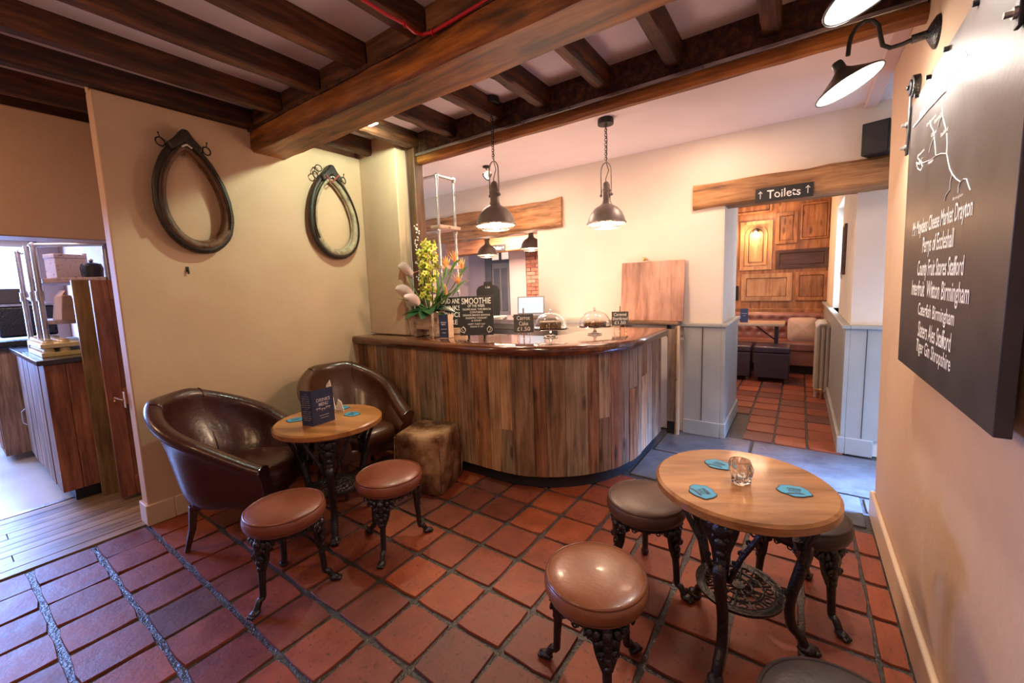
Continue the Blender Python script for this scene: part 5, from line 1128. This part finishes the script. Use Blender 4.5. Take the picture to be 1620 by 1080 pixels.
# servery pipes, shelves
T = thing('servery_pipe_frame', 'galvanised pipe shelf frame standing on the servery worktop', 'shelving', (-4.55, .50, 1.03))
for x, y in ((-.62, -.02), (-.28, .0), (-.10, -.02), (.0, .0), (.30, .32), (-.62, .36)):
    m = MB().cyl((x, y, 0), (x, y, .80), .016, 12)
    m.obj('upright', M_steel, T)
    for z in (.02, .42): MB().cyl((x, y, z - .02), (x, y, z + .05), .023, 12).obj('pipe_fitting', M_steel, T)
for a_, b_ in (((-.62, 0, .80), (.02, 0, .80)), ((0, 0, .80), (.32, .32, .80)), ((-.62, 0, .42), (-.10, 0, .42))): MB().cyl(a_, b_, .014, 12).ball(a_, .022).obj('crossbar', M_steel, T)
MB().hexa([(-.6, .02, .525), (.02, .02, .525), (.34, .30, .525), (-.6, .42, .525), (-.6, .02, .56), (.02, .02, .56), (.34, .30, .56), (-.6, .42, .56)]).obj('shelf_board', M_shw, T, bevel=.003)
MB().hexa([(-.6, .02, .22), (-.08, .02, .22), (.20, .30, .22), (-.6, .42, .22), (-.6, .02, .25), (-.08, .02, .25), (.20, .30, .25), (-.6, .42, .25)]).obj('shelf_board', M_shw, T, bevel=.003)
T = thing('speckled_box', 'pale speckled storage box on the upper servery shelf', 'box', (-4.60, .66, 1.592), .3)
MB().box(-.065, -.09, 0, .065, .09, .17).obj('box_body', mottled('speckled_card', (.16, .10, .09), (.58, .46, .40), .7, 60, .05, pos=(.32, .42)), T, bevel=.003); MB().box(-.069, -.094, .15, .069, .094, .18).obj('lid', MATS['speckled_card'], T, bevel=.003)
T = thing('black_canister_group', 'glossy black lidded pot on the upper servery shelf', 'pot', (-4.38, .76, 1.592)); MB().lathe([(.001, 0), (.06, 0), (.065, .07), (.055, .10), (.02, .11), (.001, .115)], 24, caps=False).obj('pot_body', M_iron, T); MB().ball((0, 0, .125), .014).obj('knob', M_steel, T); T.name = 'lidded_pot'
T = thing('paper_bag', 'crumpled kraft paper bag on the lower servery shelf', 'bag', (-4.47, .60, 1.282), .2)
MB().hexa([(-.07, -.05, 0), (.08, -.05, 0), (.08, .05, 0), (-.07, .05, 0), (-.055, -.03, .17), (.06, -.025, .185), (.055, .03, .18), (-.06, .03, .165)]).obj('bag_body', mottled('kraft_paper', (.42, .26, .16), (.56, .38, .25), .8, 6, .4), T, bevel=.006); MB().hexa([(-.05, -.03, .17), (.055, -.03, .17), (.05, .0, .17), (-.045, .0, .17), (-.04, .0, .22), (.05, .0, .215), (.05, .008, .215), (-.04, .008, .22)]).obj('folded_top', MATS['kraft_paper'], T)
M_jar = plain('jar_glass', (.75, .62, .35), .15, coat=.5); M_trayc = mottled('yellow_carton', (.62, .50, .14), (.80, .72, .45), .6, 12, .05)
for k in range(2):
    T = thing('carton_tray', ('lower', 'upper')[k] + ' cardboard tray of small jars on the servery worktop', 'tray', (-4.62, .56, 1.031 + .062 * k), 0, 'cardboard trays of jars')
    MB().box(-.36, -.12, 0, .28, .14, .03).obj('tray', M_trayc, T, bevel=.002)
    jm = MB().lathe([(.001, 0), (.028, 0), (.030, .006), (.030, .038), (.026, .042), (.026, .052), (.001, .052)], 14, caps=False).mesh('jar', 40); jm.materials.append(M_jar)
    for i in range(9):
        for j in range(2): inst(jm, 'jar', T, (-.32 + .07 * i, -.08 + .08 * j, .006))
# coffee machine
T = thing('coffee_machine', 'dark espresso machine on the far side of the servery', 'coffee machine', (-6.0, .50, 1.03))
MB().box(-.22, -.14, .08, .20, .22, .36).obj('body', M_iron, T, bevel=.02); MB().box(-.24, -.20, 0, .22, .22, .05).obj('drip_tray', M_ironm, T, bevel=.006); MB().box(-.23, -.16, .36, .21, .22, .38).obj('cup_rail', M_steel, T)
for x in (-.1, .08): g2 = MB().cyl((x, -.16, .16), (x, -.16, .22), .03, 14).tube([(x, -.16, .17), (x, -.30, .15)], .012, 8).obj('group_head', M_steel, T)
MB().tube([(.19, -.14, .30), (.22, -.20, .25), (.22, -.2, .1)], .006, 6).obj('steam_wand', M_steel, T)
MB().hexa([(-.1, -.12, .38), (.16, -.12, .38), (.16, .1, .38), (-.1, .1, .38), (-.06, -.10, .50), (.12, -.10, .52), (.12, .06, .52), (-.06, .06, .50)]).obj('bean_hopper', M_ironm, T, bevel=.01)
T = thing('coffee_stand', 'low dark cabinet supporting the coffee machine', 'cabinet', (-6.05, .50, 0)); MB().box(-.12, -.22, .06, .30, .30, 1.0).obj('body', M_cnt2, T, bevel=.004); MB().box(-.14, -.24, 1.0, .32, .32, 1.028).obj('worktop', MATS['slate_worktop'], T); MB().box(-.08, -.226, .12, .26, -.22, .95).obj('door', M_cnt, T, bevel=.004)
# shutter cabinet under the window
T = thing('shutter_cabinet', 'low dark wood cabinet made of louvred shutters under the left window', 'cabinet', (-7.05, -.3, 0))
MB().box(-.2, -1.2, .05, .0, .9, .88).obj('carcass', M_ironm, T); MB().box(-.24, -1.22, .88, .06, .92, .92).obj('top', M_cnt, T, bevel=.004)
for k in range(5):
    y0_ = -1.18 + k * .42; lf = MB().box(.0, y0_, .07, .03, y0_ + .05, .86).box(.0, y0_ + .35, .07, .03, y0_ + .40, .86).box(.0, y0_ + .05, .07, .03, y0_ + .35, .13).box(.0, y0_ + .05, .80, .03, y0_ + .35, .86).obj('shutter', M_cnt, T, bevel=.003)
    sl = MB().hexa([(.004, y0_ + .05, 0), (.008, y0_ + .05, 0), (.008, y0_ + .35, 0), (.004, y0_ + .35, 0), (.022, y0_ + .05, .038), (.026, y0_ + .05, .038), (.026, y0_ + .35, .038), (.022, y0_ + .35, .038)]).mesh('slat', 0); sl.materials.append(M_cnt)
    for j in range(15): inst(sl, 'slat', lf, (0, 0, .14 + .043 * j))
T = thing('sill_tray', 'round black tray on the cabinet under the window', 'tray', (-6.92, .36, .922)); MB().lathe([(.001, 0), (.15, 0), (.17, .015), (.165, .018), (.145, .008), (.001, .008)], 30, caps=False).obj('tray', M_ironm, T); MB().torus((.17, 0, .02), .02, .004, (0, 1, 0), 12, 5).obj('handle', M_steel, T)
